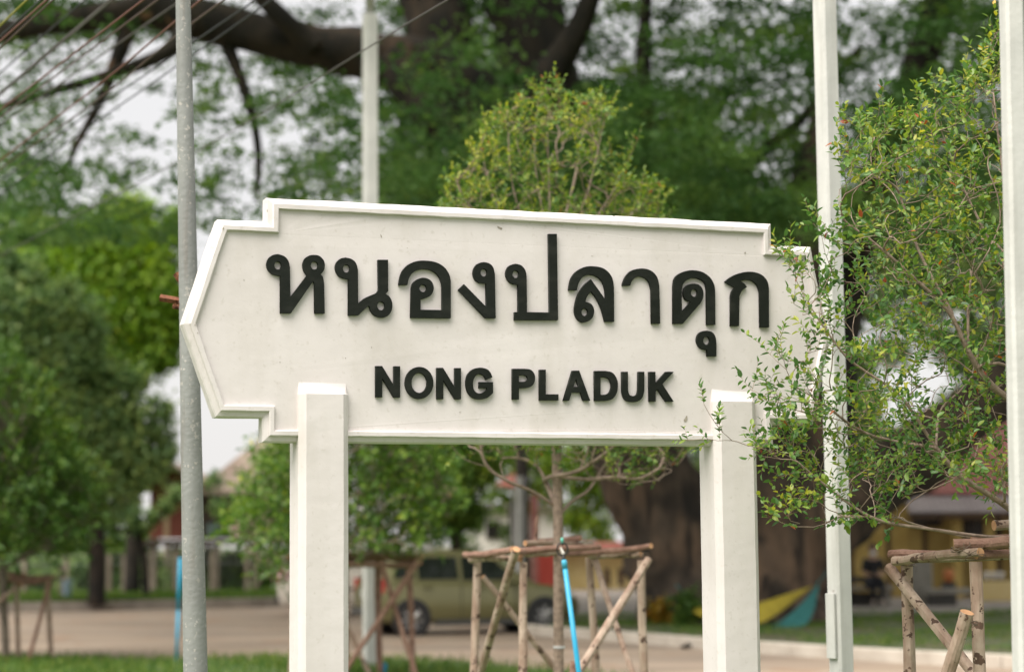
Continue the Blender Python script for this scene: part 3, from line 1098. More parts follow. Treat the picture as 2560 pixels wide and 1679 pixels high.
# ------------------------------------------------------------------ overhead cables
cols = [('yellow', (0.26, 0.24, 0.015)), ('dark', (0.02, 0.022, 0.025)), ('rust', (0.16, 0.06, 0.045)), ('brown', (0.085, 0.052, 0.04)), ('grey', (0.085, 0.075, 0.07))]
for n_, c_ in cols:
    M['cable_' + n_] = pmat('cable_' + n_, c_, None, 5, 0.6)
cab = [('yellow', [(0, 65), (68, 0)], 12, 'topmost yellow cable crossing the top left corner'),
       ('dark', [(0, 92), (102, 0)], 13, 'dark cable just under the yellow one in the top left corner'),
       ('rust', [(0, 104), (118, 0)], 12, 'rust coloured cable third from the top left corner'),
       ('brown', [(0, 121), (133, 0)], 12, 'brown cable fourth from the top left corner'),
       ('dark', [(0, 183), (208, 4)], 15, 'lone dark cable between the brown cable and the twin grey ones'),
       ('grey', [(0, 232), (274, 0)], 12.5, 'upper of the twin grey cables left of the grey pole'),
       ('grey', [(0, 238), (282, 0)], 13, 'lower of the twin grey cables left of the grey pole'),
       ('rust', [(0, 276), (359, 0)], 12, 'rust coloured cable just below the twin grey cables'),
       ('brown', [(0, 294), (395, 0)], 13, 'brown cable running below the long rust coloured cable'),
       ('grey', [(0, 312), (438, 12)], 15, 'grey cable meeting the grey pole near the top of the photo'),
       ('rust', [(0, 400), (251, 212), (436, 56), (502, 0)], 12, 'reddish cable passing behind the grey pole nearest its top'),
       ('brown', [(0, 420), (252, 248), (441, 88), (560, 0)], 13, 'brown cable passing behind the grey pole second from its top'),
       ('dark', [(0, 455), (180, 310), (437, 138), (640, 0)], 14, 'dark cable passing behind the grey pole third from its top'),
       ('dark', [(0, 490), (180, 345), (440, 168), (680, 0)], 14, 'lowest dark cable passing behind the grey pole'),
       ('grey', [(0, 636), (440, 410), (700, 258), (905, 128), (1118, 0)], 11.6, 'single thin wire crossing in front of the slim white pole')]
for cname, pts, D0, lab in cab:
    # each cable runs away to the left; extend it past both ends
    (xa, ya), (xb, yb) = pts[0], pts[-1]
    ext = [(xa - (xb - xa) * 0.5 - 150, ya + (ya - yb) * 0.5 + 150 * (ya - yb) / (xb - xa))] + pts + [(xb + (xb - xa) * 0.2 + 150, yb - (ya - yb) * 0.2 - 150 * (ya - yb) / (xb - xa))]
    q = []
    for x, y in ext:
        D = D0 + max(-1.0, (xb - x) / 1118 * 11)
        q.append(P(x, y, D))
    q = smooth_path(q, 2)
    mb = MB()
    mb.tube(q, 0.0052 if lab.startswith('single') else 0.0066, 6)
    o = mb.build('overhead_cable', M['cable_' + cname], origin=q[0], smooth=True)
    tag(o, lab, 'cable', 'overhead cables')

# ------------------------------------------------------------------ the old rain tree
def limb_tube(mb, pts, D, n=16, wob=0.28, seed=0):
    """pts: (x, y, radius in px[, D])"""
    path = [P(p[0], p[1], p[3] if len(p) > 3 else D) for p in pts]
    rad = [p[2] * px(p[3] if len(p) > 3 else D) for p in pts]
    # smooth both together
    q = [Vector((*a, r)) for a, r in zip(path, rad)]
    for _ in range(2):
        z = [q[0]]
        for a, b in zip(q[:-1], q[1:]):
            z += [a.lerp(b, 0.25), a.lerp(b, 0.75)]
        z.append(q[-1])
        q = z
    mb.tube([Vector(a[:3]) for a in q], [a[3] for a in q], n, wob=wob, seed=seed)


DT = 38.0
rain = thing('rain_tree', 'huge old spreading tree with massive dark limbs over the whole yard', 'tree', tuple(G(1830, DT)))
mb = MB()
limb_tube(mb, [(1770, 1610, 190), (1755, 1520, 165), (1715, 1400, 145), (1645, 1230, 122), (1550, 1010, 105), (1430, 720, 98), (1400, 660, 90)], DT, 22, seed=1)
mb.build('trunk', M['bark_lit'], rain, smooth=True)
mb = MB()
limb_tube(mb, [(1500, 880, 98), (1430, 720, 98), (1290, 420, 95),
               (1170, 240, 100), (1075, 165, 88), (960, 148, 68), (820, 122, 58), (640, 86, 57), (500, 46, 52), (380, 22, 42), (200, 50, 30), (0, 82, 26), (-250, 130, 18)], DT, seed=1)
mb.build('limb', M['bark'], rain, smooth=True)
for k, pts in enumerate([
        [(1880, 1610, 200), (1890, 1520, 180), (1915, 1420, 160), (2010, 1310, 128), (2170, 1215, 100), (2330, 1110, 82), (2500, 975, 70), (2760, 800, 58), (3000, 560, 44)],
        [(1455, 760, 80), (1400, 500, 88), (1370, 300, 92), (1340, 130, 95), (1280, -60, 88), (1200, -260, 70), (1100, -420, 50)],
        [(1000, 150, 60, 37.6), (1040, 250, 46, 37.2), (1110, 330, 34, 37), (1150, 360, 20, 37)],
        [(1250, 330, 50, 37.5), (1330, 240, 44, 37), (1420, 130, 36, 36.8), (1470, 20, 26, 36.6), (1530, -120, 18, 36.6)],
        [(780, 120, 30, 37.6), (700, 40, 24, 37.2), (600, -60, 18, 37)],
        [(1120, 260, 60, 38.2), (1110, 100, 85, 38.4), (1060, -60, 78, 38.8), (1000, -240, 60, 39), (900, -420, 40, 39)],
        [(2060, 1280, 70, 38.8), (2075, 1000, 56, 39.5), (2120, 680, 44, 40), (2215, 380, 42, 40), (2285, 190, 42, 40), (2340, 50, 46, 40), (2390, -120, 40, 40), (2470, -320, 28, 40)],
        [(1900, 1560, 180), (1925, 1300, 140), (1945, 1080, 112), (1960, 850, 90), (1990, 600, 62), (2040, 380, 38), (2080, 200, 22)],
        [(470, 70, 30, 37.8), (420, 140, 18, 37.2), (215, 205, 13, 36.5), (0, 268, 11, 36), (-160, 320, 8, 36)],
        [(1640, 980, 60, 39), (1700, 640, 40, 40), (1640, 420, 30, 40), (1600, 200, 22, 40), (1620, -40, 15, 40)],
        [(560, 95, 18), (620, 240, 14), (650, 380, 10), (640, 500, 6)],
        [(330, 60, 22), (250, 260, 12), (180, 380, 8), (150, 470, 5)],
        [(1700, 640, 26, 40), (1850, 420, 20, 41), (2010, 300, 14, 41), (2150, 120, 9, 41)]]):
    mb = MB()
    limb_tube(mb, pts, DT, 14, seed=k + 2)
    mb.build('limb', M['bark_lit'] if pts[0][1] > 1500 else M['bark'], rain, smooth=True)

DENS_Y = [-350, -150, 50, 150, 250, 350, 450, 550]
DENS_X = [-240, -80, 80, 240, 400, 560, 720, 880, 1040, 1200, 1360, 1520, 1680, 1840, 2000, 2160, 2320, 2480, 2640, 2800]
DENS = [[.6, .6, .6, .6, .6, .6, .6, .6, .6, .6, .6, .6, .6, .6, .6, .6, .6, .6, .6, .6],
        [.8, .8, .85, .85, .75, .5, .5, .6, .7, .7, .7, .6, .6, .6, .6, .6, .7, .7, .6, .6],
        [.75, .75, .88, .90, .70, .38, .25, .25, .60, .65, .60, .42, .42, .50, .55, .42, .60, .70, .6, .6],
        [.5, .5, .25, .22, .32, .40, .55, .55, .60, .70, .70, .50, .55, .48, .60, .30, .60, .70, .6, .6],
        [.5, .5, .42, .17, .15, .48, .50, .70, .82, .82, .85, .75, .72, .70, .42, .35, .62, .55, .6, .6],
        [.6, .6, .52, .16, .17, .55, .58, .65, .85, .93, .92, .93, .82, .70, .52, .40, .60, .60, .6, .6],
        [.75, .75, .85, .40, .20, .38, .58, .72, .90, .96, .96, .96, .93, .86, .60, .5, .6, .6, .6, .6],
        [.8, .8, .92, .75, .55, .35, .50, .80, .95, .97, .97, .97, .96, .95, .80, .6, .6, .6, .5, .4]]
rng = np.random.default_rng(11)
cl_c, cl_r, cl_n = [], [], []
for iy, yy in enumerate(DENS_Y):
    hgt_ = 200 if yy < 0 else 100
    for ix, xx in enumerate(DENS_X):
        d = DENS[iy][ix]
        lai = -math.log(1 - min(d, 0.97))
        D0 = 39.0
        area = (160 * px(D0)) * (hgt_ * px(D0))
        nl = lai * area / (0.0155 * 0.62) * (8.0 if xx < 950 else 12.0 if xx < 1480 else 12.5) * (0.55 + 0.9 * (0.5 + 0.9 * noise.noise(Vector((xx / 260, yy / 170, 4.2)))))
        small = xx < 950
        nc = rng.poisson(nl / (22.0 if small else 70.0))
        for _ in range(nc):
            D = rng.uniform(37.5, 50) if rng.random() < 0.72 else rng.uniform(30, 37.5)
            x = xx + rng.uniform(-80, 80)
            y = yy + rng.uniform(-hgt_ / 2, hgt_ / 2)
            if 1000 < x < 1500 and y < 300 and rng.random() < 0.7:
                D = rng.uniform(40, 50)
            if x < 1120 and y < 190 and rng.random() < 0.93:
                D = rng.uniform(39.5, 50)
            cl_c.append(tuple(P(x, y, D)))
            cl_r.append(rng.uniform(0.10, 0.34) if small else rng.uniform(0.2, 0.5))
            cl_n.append(22 if small else 70)
cl_c = np.array(cl_c)
cl_r = np.array(cl_r)
rep = np.array(cl_n)
pos = np.repeat(cl_c, rep, 0) + rng.normal(0, 1, (int(rep.sum()), 3)) * np.repeat(cl_r, rep)[:, None] * np.array([0.75, 0.75, 0.32])
n = len(pos)
ax = rng.normal(0, 1, (n, 3)) * np.array([1, 1, 0.45])
L = rng.uniform(0.09, 0.18, n)
# the high dome of the crown, above the frame: broad sprays that keep the yard in shade
m = 22000
up_xy = np.column_stack([rng.uniform(-15, 17, m), rng.uniform(25, 58, m)])
rad = np.hypot((up_xy[:, 0] - 1.5) / 16, (up_xy[:, 1] - 41) / 17)
zz = 2.3 + 0.29 * up_xy[:, 1] + rng.uniform(0, 2.6, m) * (1.1 - rad)
keep = rad < 1
hp = np.column_stack([up_xy, zz])[keep]
hn = len(hp)
pos = np.concatenate([pos, hp])
ax = np.concatenate([ax, rng.normal(0, 1, (hn, 3)) * np.array([1, 1, 0.3])])
L = np.concatenate([L, rng.uniform(0.35, 0.6, hn)])
n = len(pos)
tone = np.concatenate([np.repeat(rng.random(len(cl_c)) ** 1.3, rep), rng.random(hn)])
leaf_mesh('crown', pos, ax, up_normals(n, rng, 1.0), L, L * 0.62, M['leaf_rain'], rain, rng, six=False, rnd=np.clip(tone * 0.75 + 0.25 * rng.random(n), 0, 1))


# ------------------------------------------------------------------ background trees and shrubs
def clump_tree(name, label, base, trunk, clumps, D, nleaf, size, mat, seed, cat='tree', group=None, flat=0.8):
    """trunk: list of (x,y,rpx); clumps: (x, y, rpx[, D])"""
    rg = np.random.default_rng(seed)
    root = thing(name, label, cat, tuple(base), group)
    if trunk:
        mb = MB()
        for t in trunk:
            limb_tube(mb, t, D, 9, 0.15, seed)
        mb.build('trunk', M['bark'], root, smooth=True)
    w = np.array([c[2] ** 2 for c in clumps], float)
    cn = (nleaf * w / w.sum()).astype(int)
    pos = []
    for c, k in zip(clumps, cn):
        Dc = c[3] if len(c) > 3 else D
        ctr = np.array(P(c[0], c[1], Dc))
        R = c[2] * px(Dc)
        # small sub-clumps on and in the ball give an uneven outline
        m = max(6, k // 24)
        u = unit(rg.normal(0, 1, (m, 3))) * (rg.random((m, 1)) ** 0.4) * R
        u[:, 1] *= 0.8
        u[:, 2] *= flat
        sub = ctr + u
        pos.append(np.repeat(sub, 24, 0) + rg.normal(0, R * 0.11 + size * 0.5, (m * 24, 3)))
    pos = np.concatenate(pos)
    tone = np.repeat(rg.random(len(pos) // 24), 24)
    tone = tone[pos[:, 2] > 0.1]
    pos = pos[pos[:, 2] > 0.1]
    n = len(pos)
    ax = rg.normal(0, 1, (n, 3))
    ax[:, 2] -= 0.3
    L = size * rg.uniform(0.7, 1.3, n)
    leaf_mesh('crown', pos, ax, up_normals(n, rg, 0.6), L, L * 0.55, mat, root, rg, six=False, rnd=np.clip(tone * 0.7 + 0.3 * rg.random(n), 0, 1))
    return root


clump_tree('broadleaf_tree', 'dark green broadleaf tree filling the left side behind the road', G(245, 52),
           [[(240, 1510, 22), (245, 1380, 20), (235, 1200, 18), (215, 1050, 14), (190, 900, 9)], [(238, 1250, 12), (300, 1120, 9), (340, 1000, 6)]],
           [(40, 770, 105), (140, 800, 95), (-10, 890, 140), (130, 900, 115), (60, 1050, 150), (200, 1060, 120), (300, 1020, 85), (330, 1120, 85), (370, 1160, 60), (240, 1160, 110),
            (80, 1230, 150), (-120, 900, 180), (-120, 1150, 180), (390, 1060, 36), (280, 1220, 70), (170, 720, 34), (80, 680, 40), (230, 830, 40), (330, 950, 34), (400, 1010, 26), (410, 1130, 28), (20, 640, 40), (250, 940, 50)], 52, 52000, 0.20, M['leaf_broad'], 21)
clump_tree('yellow_green_tree', 'yellow-green leafy tree behind the grey pole left of the sign', G(330, 60),
           [[(330, 1480, 20), (335, 1200, 16), (320, 800, 12)]],
           [(150, 690, 100), (70, 680, 90), (250, 790, 110), (330, 890, 85), (400, 770, 70), (220, 880, 100), (-60, 720, 110), (300, 620, 95), (215, 610, 75), (390, 620, 65),
            (250, 700, 100), (370, 700, 85), (420, 770, 55), (330, 800, 95), (400, 860, 48), (430, 820, 50), (415, 890, 38), (330, 530, 55), (270, 560, 45), (430, 560, 40), (150, 600, 50), (120, 640, 60), (40, 620, 40)], 60, 52000, 0.20, M['leaf_yellow'], 22)
clump_tree('dark_tree', 'tall dark tree standing behind the middle of the sign top', G(1300, 66),
           [[(1310, 1480, 18), (1300, 1000, 15), (1290, 600, 10)]],
           [(1060, 420, 90), (1150, 330, 90), (1020, 520, 90), (1180, 500, 110), (1300, 400, 110), (1440, 480, 120), (1560, 380, 110), (1620, 520, 120), (1720, 440, 80), (1400, 300, 80), (1500, 280, 70), (940, 540, 60)], 66, 20000, 0.24, M['leaf_broad'], 20)
clump_tree('dark_tree', 'dark tree mass beyond the paved yard behind the white pole', G(1950, 62),
           [[(1960, 1500, 16), (1965, 1100, 14), (1950, 700, 10)]],
           [(1780, 560, 110), (1880, 600, 120), (1990, 590, 100), (1700, 640, 120), (1830, 720, 140), (1960, 760, 120), (2060, 640, 70), (1700, 1100, 70), (1640, 1120, 60), (1730, 1180, 50), (1690, 960, 90)], 62, 22000, 0.24, M['leaf_broad'], 23)
clump_tree('dark_tree', 'dark leafy tree seen through the shrub at the right', G(2420, 60),
           [[(2440, 1500, 18), (2430, 1000, 14), (2420, 600, 10)]],
           [(2330, 560, 90), (2430, 470, 110), (2500, 600, 120), (2400, 700, 80), (2620, 560, 160), (2170, 640, 70), (2480, 820, 70), (2150, 900, 60), (2200, 1120, 70), (2130, 1060, 60), (2400, 560, 80), (2250, 700, 60), (2350, 1100, 60), (2200, 520, 70), (2300, 660, 70), (2190, 760, 55), (2430, 900, 60), (2480, 720, 70), (2400, 1010, 50), (2150, 1000, 50), (2560, 900, 90), (2290, 800, 45), (2360, 860, 45), (2240, 880, 40), (2120, 780, 60), (2250, 600, 70), (2340, 760, 40)], 60, 30000, 0.24, M['leaf_broad'], 24)
clump_tree('dark_shrub_tree', 'dark bushy tree behind the parked green car', G(1140, 64),
           [[(1140, 1480, 14), (1135, 1200, 10)]],
           [(1110, 1120, 70), (1170, 1180, 70), (1120, 1250, 70), (1060, 1190, 60), (1160, 1290, 45), (1080, 1310, 50), (1210, 1130, 60), (1000, 1150, 90)], 64, 13000, 0.22, M['leaf_dark'], 25)
clump_tree('light_shrub_tree', 'light green tree behind the thin grey pole and young trunk', G(1300, 70),
           [[(1290, 1480, 12), (1280, 1250, 9)]],
           [(1280, 1150, 60), (1340, 1120, 60), (1330, 1230, 45), (1250, 1240, 34), (1420, 1170, 70), (1480, 1230, 50), (1440, 1290, 50), (1500, 1150, 60), (1520, 1240, 60), (1500, 1330, 40), (1560, 1170, 60), (1590, 1290, 40)], 70, 9000, 0.22, M['leaf_yellow'], 26)
clump_tree('garden_shrub', 'dark low shrub growing at the left foot of the old tree', G(1720, 36),
           None, [(1715, 1500, 30), (1735, 1530, 26), (1705, 1545, 22)], 36, 900, 0.10, M['leaf_dark'], 27, 'shrub')
M['leaf_croton'] = leaf_mat('leaf_croton', [(0.0, (0.06, 0.09, 0.015)), (0.4, (0.26, 0.17, 0.015)), (0.8, (0.34, 0.20, 0.02)), (1.0, (0.30, 0.08, 0.02))], 0.3)
clump_tree('croton_shrub', 'small yellow and orange leaved shrub left of the old trunk', G(1662, 37), None, [(1655, 1520, 20), (1672, 1535, 22), (1645, 1545, 16), (1690, 1550, 16)], 37, 900, 0.13, M['leaf_croton'], 29, 'shrub')
clump_tree('crooked_tree', 'small crooked tree before the wooden house', G(370, 57),
           [[(365, 1495, 10), (362, 1400, 9), (345, 1330, 8), (330, 1290, 7)], [(348, 1340, 7), (400, 1290, 6), (450, 1240, 4)], [(345, 1330, 7), (270, 1320, 6), (220, 1300, 4)]],
           [(320, 1290, 36), (370, 1300, 30), (270, 1310, 34), (450, 1235, 26), (420, 1265, 20), (530, 1190, 22), (540, 1270, 24)], 57, 1600, 0.16, M['leaf_broad'], 28)
for i, (x, w) in enumerate([(-40, 120), (90, 60), (170, 50), (480, 70), (560, 60)]):
    clump_tree('undergrowth_bush', ['leafy bush under the leftmost tree by the edge', 'low bush left of the pale blue bin', 'dark bush right of the pale blue bin',
                                    'dark bush under the wooden house behind the grey pole', 'dark bush under the house right of the grey pole'][i], G(x, 64), None,
               [(x, 1440, w * 0.8), (x + w * 0.5, 1420, w * 0.6), (x - w * 0.4, 1450, w * 0.6)], 64, 2200, 0.2, M['leaf_broad'], 40 + i, 'bush', 'bushes along the fence')

hx = [(x, 1425 + 14 * math.sin(x * 0.05), 46) for x in range(-320, 660, 46)] + [(x, 1360 + 16 * math.sin(x * 0.031), 46) for x in range(-320, 360, 52)] + [(x, 1310, 40) for x in range(-300, 300, 60)]
clump_tree('hedge', 'long dark hedge behind the wire fence at the left', G(150, 69.5), None, hx, 69.5, 30000, 0.2, M['leaf_dark'], 61, 'hedge')

# ------------------------------------------------------------------ wooden house on stilts (left)
M['house_red'] = pmat('red_boards', (0.16, 0.045, 0.03), (0.24, 0.075, 0.05), 3, 0.9, 0.2, 12, stretch=(4, 4, .4))
M['house_brown'] = pmat('brown_boards', (0.045, 0.03, 0.022), (0.085, 0.058, 0.042), 3, 0.9, 0.2, 12, stretch=(4, 4, .4))
M['house_pale'] = pmat('pale_boards', (0.32, 0.21, 0.12), (0.42, 0.29, 0.18), 3, 0.9)
M['roof_old'] = pmat('weathered_roof', (0.27, 0.20, 0.155), (0.37, 0.29, 0.23), 1.6, 0.9, 0.3, 12)
M['conc_post'] = pmat('old_concrete_post', (0.17, 0.135, 0.10), (0.25, 0.205, 0.16), 3, 0.9)
M['fence_wire'] = pmat('dull_fence_wire', (0.14, 0.14, 0.135), None, 5, 0.6)
M['tealsheet'] = pmat('teal_sheet', (0.11, 0.16, 0.15), (0.15, 0.2, 0.19), 3, 0.7)
DH = 63.0
house = thing('wooden_house', 'old wooden house on stilts with weathered roof left of the sign', 'house', tuple(G(540, DH)))


def slab_px(mb, x0, y0, x1, y1, D, depth):
    a = P(x0, y1, D); b = P(x1, y0, D)
    mb.box(((a.x + b.x) / 2, D + depth / 2, (a.z + b.z) / 2), (abs(b.x - a.x), depth, abs(b.z - a.z)))


# wall of separate boards
x = 375
i = 0
while x < 740:
    w = 17
    mb = MB()
    slab_px(mb, x, 1205, x + w - 1.2, 1345, DH + 0.02 * (i % 2), 0.06)
    mm = M['house_red'] if x < 455 else M['house_brown']
    if 395 < x < 412:
        mm = M['house_pale']
    mb.build('wall_board', mm, house)
    x += w
    i += 1
mb = MB()
slab_px(mb, 378, 1204, 738, 1344, DH + 0.15, 4.2)
mb.build('house_core', M['house_brown'], house)
mb = MB()
slab_px(mb, 360, 1345, 760, 1362, DH - 0.35, 4.9)
mb.build('floor_beam', M['house_brown'], house)
mb = MB()
slab_px(mb, 516, 1306, 552, 1338, DH - 0.12, 0.05)
mb.build('teal_panel', M['tealsheet'], house)
for x in (384, 441, 540, 640, 730):
    mb = MB()
    a = P(x, 1362, DH - 0.1)
    mb.box((a.x, DH - 0.1, a.z / 2), (0.2, 0.2, a.z))
    mb.build('stilt', M['conc_post'], house)
for x in (420, 520, 640, 730):
    mb = MB()
    a = P(x, 1362, DH + 3.8)
    mb.box((a.x, DH + 3.8, a.z / 2), (0.2, 0.2, a.z))
    mb.build('stilt', M['conc_post'], house)
mb = MB()
a = [P(492, 1222, DH - 0.9), P(860, 1232, DH - 0.9), P(860, 1085, DH + 2.2), P(655, 1092, DH + 2.2)]
mb.loops([a, [p - Vector((0, 0, 0.16)) for p in a]])
b = [P(655, 1092, DH + 2.2), P(860, 1085, DH + 2.2), P(860, 1200, DH + 5.4), P(540, 1200, DH + 5.4)]
mb.loops([[p + Vector((0, 0.02, 0)) for p in b], [p + Vector((0, 0.02, -0.16)) for p in b]])
mb.build('roof', M['roof_old'], house)
mb = MB()
a = [P(330, 1212, DH - 0.7), P(420, 1152, DH - 0.5), P(530, 1212, DH - 0.7)]
lp = []
for dy in (-0.35, 4.4):
    lp.append([(p.x, p.y + dy, p.z) for p in a] + [(p.x, p.y + dy, p.z - 0.14) for p in reversed(a)])
mb.loops(lp)
mb.build('side_roof', M['roof_old'], house)
mb = MB()
a = [P(345, 1212, DH), P(420, 1165, DH), P(515, 1212, DH)]
mb.loops([[(p.x, p.y + dy, p.z) for p in a] for dy in (0.0, 0.08)])
mb.build('gable', M['house_red'], house)

# wire fence in front of the house
fence = thing('wire_fence', 'wire mesh fence on concrete posts before the wooden house', 'fence', tuple(G(400, 60.5)))
DF = 60.5
zt = P(400, 1384, DF).z
for x in (60, 165, 272, 310, 440, 530, 617):
    mb = MB()
    g = G(x, DF)
    mb.box((g.x, DF, 0.16 + (zt - 0.16) / 2), (0.13, 0.13, zt - 0.16))
    mb.build('fence_post', M['conc_post'], fence)
mb = MB()
g = G(365, DF)
mb.tube([(g.x + 0.25, DF - 0.6, 0.16), (g.x, DF, zt)], 0.06, 6)
mb.build('fence_strut', M['conc_post'], fence)
x0, x1 = G(0, DF).x, G(640, DF).x
for z in (zt - 0.05, zt - 0.28):
    mb = MB()
    mb.tube([(x0, DF, z), (x1, DF, z)], 0.016, 5)
    mb.build('fence_rail', M['fence_wire'], fence)
mb = MB()
for s in (-1, 1):
    k = x0 - 1.2
    while k < x1 + 1.2:
        a, b = Vector((k, DF + 0.02 * s, 0.2)), Vector((k + s * (zt - 0.33), DF + 0.02 * s, zt - 0.13))
        if min(a.x, b.x) > x0 and max(a.x, b.x) < x1:
            mb.tube([a, b], 0.0022, 3, cap=False)
        k += 0.11
o = mb.build('wire_mesh', M['fence_wire'], fence)
o['kind'] = 'stuff'

# bin and post by the far kerb
M['binblue'] = pmat('pale_blue_plastic', (0.25, 0.34, 0.42), (0.31, 0.40, 0.48), 6, 0.5)
binn = thing('blue_bin', 'pale blue bin hung beside a grey post behind the far kerb', 'bin', tuple(G(165, 56)))
mb = MB()
g = G(168, 56)
lp = []
for z, r in ((0.25, 0.105), (0.3, 0.115), (0.62, 0.125), (0.72, 0.135), (0.74, 0.13)):
    lp.append([(g.x + r * math.cos(a * math.pi / 8), 56 + r * math.sin(a * math.pi / 8), z) for a in range(16)])
mb.loops(lp)
mb.build('bucket', M['binblue'], binn, smooth=True)
mb = MB()
g = G(153, 56.1)
mb.box((g.x, 56.1, 0.65), (0.11, 0.09, 1.0))
mb.build('post', M['conc_post'], binn)

# ------------------------------------------------------------------ station building (right)
M['yellow'] = pmat('yellow_wall', (0.42, 0.29, 0.085), (0.50, 0.36, 0.12), 2.5, 0.85)
M['redroof'] = pmat('red_roof_tile', (0.20, 0.075, 0.065), (0.28, 0.11, 0.095), 3, 0.85, 0.3, 20)
M['awning'] = pmat('grey_mauve_sheet', (0.20, 0.165, 0.165), (0.27, 0.23, 0.23), 2, 0.6)
M['darkglass'] = pmat('dark_window', (0.018, 0.016, 0.014), None, 3, 0.25)
M['browntrim'] = pmat('brown_timber', (0.07, 0.04, 0.022), (0.1, 0.06, 0.035), 5, 0.8)
M['bench'] = pmat('worn_terrazzo', (0.21, 0.195, 0.165), (0.30, 0.28, 0.24), 6, 0.8)
M['bench_dark'] = pmat('dark_bench_side', (0.05, 0.048, 0.043), (0.08, 0.075, 0.068), 5, 0.9)
M['pink'] = pmat('salmon_paint', (0.50, 0.17, 0.14), (0.58, 0.24, 0.2), 4, 0.8)
M['redbox'] = pmat('red_paint', (0.42, 0.05, 0.035), (0.48, 0.07, 0.05), 4, 0.7)
DB = 54.0
stn = thing('station_building', 'yellow station building with red tiled roof and mauve awning at the right', 'building', tuple(G(2400, DB)))
mb = MB()
a = P(1975, 1505, DB); b = P(2900, 1180, DB)
mb.box(((a.x + b.x) / 2, DB + 2.6, b.z / 2), (b.x - a.x, 5.0, b.z))
mb.build('wall', M['yellow'], stn)
mb = MB()
x = 1990
for x in range(1990, 2880, 46):
    mb = MB()
    slab_px(mb, x, 1275, x + 3.5, 1500, DB + 0.06, 0.06)
    mb.build('wall_batten', M['browntrim'] if x % 4 == 0 else M['yellow'], stn)
for (xa, ya, xb, yb) in [(2285, 1276, 2350, 1312), (2402, 1300, 2500, 1384), (2050, 1300, 2130, 1380), (2600, 1290, 2700, 1400)]:
    w = MB()
    slab_px(w, xa, ya, xb, yb, DB + 0.05, 0.07)
    wo = w.build('window', M['darkglass'], stn)
    f = MB()
    t = 5
    slab_px(f, xa - t, ya - t, xb + t, ya, DB + 0.0, 0.1)
    slab_px(f, xa - t, yb, xb + t, yb + t, DB + 0.0, 0.1)
    slab_px(f, xa - t, ya, xa, yb, DB + 0.0, 0.1)
    slab_px(f, xb, ya, xb + t, yb, DB + 0.0, 0.1)
    f.build('window_frame', M['browntrim'], wo)
    m_ = MB()
    k = xa + 12
    while k < xb - 4:
        slab_px(m_, k, ya + 1, k + 2.5, yb - 1, DB + 0.02, 0.03)
        k += 14
    m_.build('window_bar', M['browntrim'], wo)
for x in (2388, 2470, 2570, 2690):
    mb = MB()
    slab_px(mb, x, 1276, x + 16, 1506, DB - 1.6, 0.18)
    mb.build('column', M['yellow'], stn)
# awning of corrugated sheet
mb = MB()
lp = []
xa, xb = P(2272, 1275, DB - 2.2).x, P(2950, 1275, DB - 2.2).x
z0, z1 = P(2272, 1281, DB - 2.2).z, P(2272, 1226, DB).z
nn = 90
f0 = [(xa + (xb - xa) * i / nn, DB - 2.2, z0 + 0.02 * (i % 2)) for i in range(nn + 1)]
f1 = [(xa + 0.35 + (xb - xa) * i / nn, DB + 0.1, z1 + 0.02 * (i % 2)) for i in range(nn + 1)]
mb.loops([f0, f1], close=False, cap0=False, cap1=False)
mb.loops([[(p[0], p[1], p[2] - 0.03) for p in f0], [(p[0], p[1], p[2] - 0.03) for p in f1]], close=False, cap0=False, cap1=False)
mb.build('awning', M['awning'], stn, fixn=False)
mb = MB()
mb.box(((xa + xb) / 2, DB - 2.15, z0 - 0.1), (xb - xa, 0.06, 0.1))
mb.build('awning_beam', M['browntrim'], stn)
# tiled hip roof: courses of tiles stepping up
e0 = P(2300, 1234, DB - 0.6); 
rx0, rx1 = e0.x, P(2950, 1234, DB).x
ze, zr = P(2300, 1236, DB - 0.6).z, P(2500, 1040, DB + 2.6).z
nc = 16
for c in range(nc):
    t0, t1 = c / nc, (c + 1) / nc
    ya_, yb_ = DB - 0.6 + 3.2 * t0, DB - 0.6 + 3.2 * t1
    za, zb = ze + (zr - ze) * t0, ze + (zr - ze) * t1
    xl = rx0 + (P(2500, 1040, DB + 2.6).x - rx0) * t0
    mb = MB()
    mb.loops([[(xl, ya_, za + 0.05), (rx1, ya_, za + 0.05), (rx1, yb_, zb + 0.03), (xl, yb_, zb + 0.03)],
              [(xl, ya_, za), (rx1, ya_, za), (rx1, yb_, zb - 0.02), (xl, yb_, zb - 0.02)]])
    mb.build('tile_course', M['redroof'], stn)
# distant wing in the middle of the picture
wing = thing('distant_wing', 'distant pale yellow wall with salmon roof and red panel behind the parked car', 'building', tuple(G(1480, 66)))
mb = MB()
slab_px(mb, 1405, 1385, 1640, 1486, 66, 3)
M['cream'] = pmat('cream_wall', (0.60, 0.46, 0.20), (0.66, 0.53, 0.27), 2, 0.9)
mb.build('wall', M['cream'], wing)
mb = MB()
slab_px(mb, 1338, 1383, 1402, 1470, 65.9, 0.3)
mb.build('red_panel', M['redbox'], wing)
mb = MB()
slab_px(mb, 1395, 1352, 1660, 1384, 65.6, 3.6)
mb.build('roof_edge', M['pink'], wing)
for x in (1510, 1545, 1585):
    mb = MB()
    slab_px(mb, x, 1420, x + 14, 1462, 65.9, 0.1)
    mb.build('window', M['browntrim'], wing)
mb = MB()
slab_px(mb, 1328, 1235, 1344, 1480, 64.5, 0.2)
o = mb.build('red_post', M['redroof'], origin=G(1336, 64.5))
tag(o, 'dull red post standing left of the young trunk in the distance', 'post')
mb = MB()
a = [P(1245, 1205, 68), P(1312, 1172, 68), P(1300, 1215, 68)]
shade = thing('salmon_canopy', 'salmon pink canopy on a post behind the central young tree', 'canopy', tuple(G(1285, 68)))
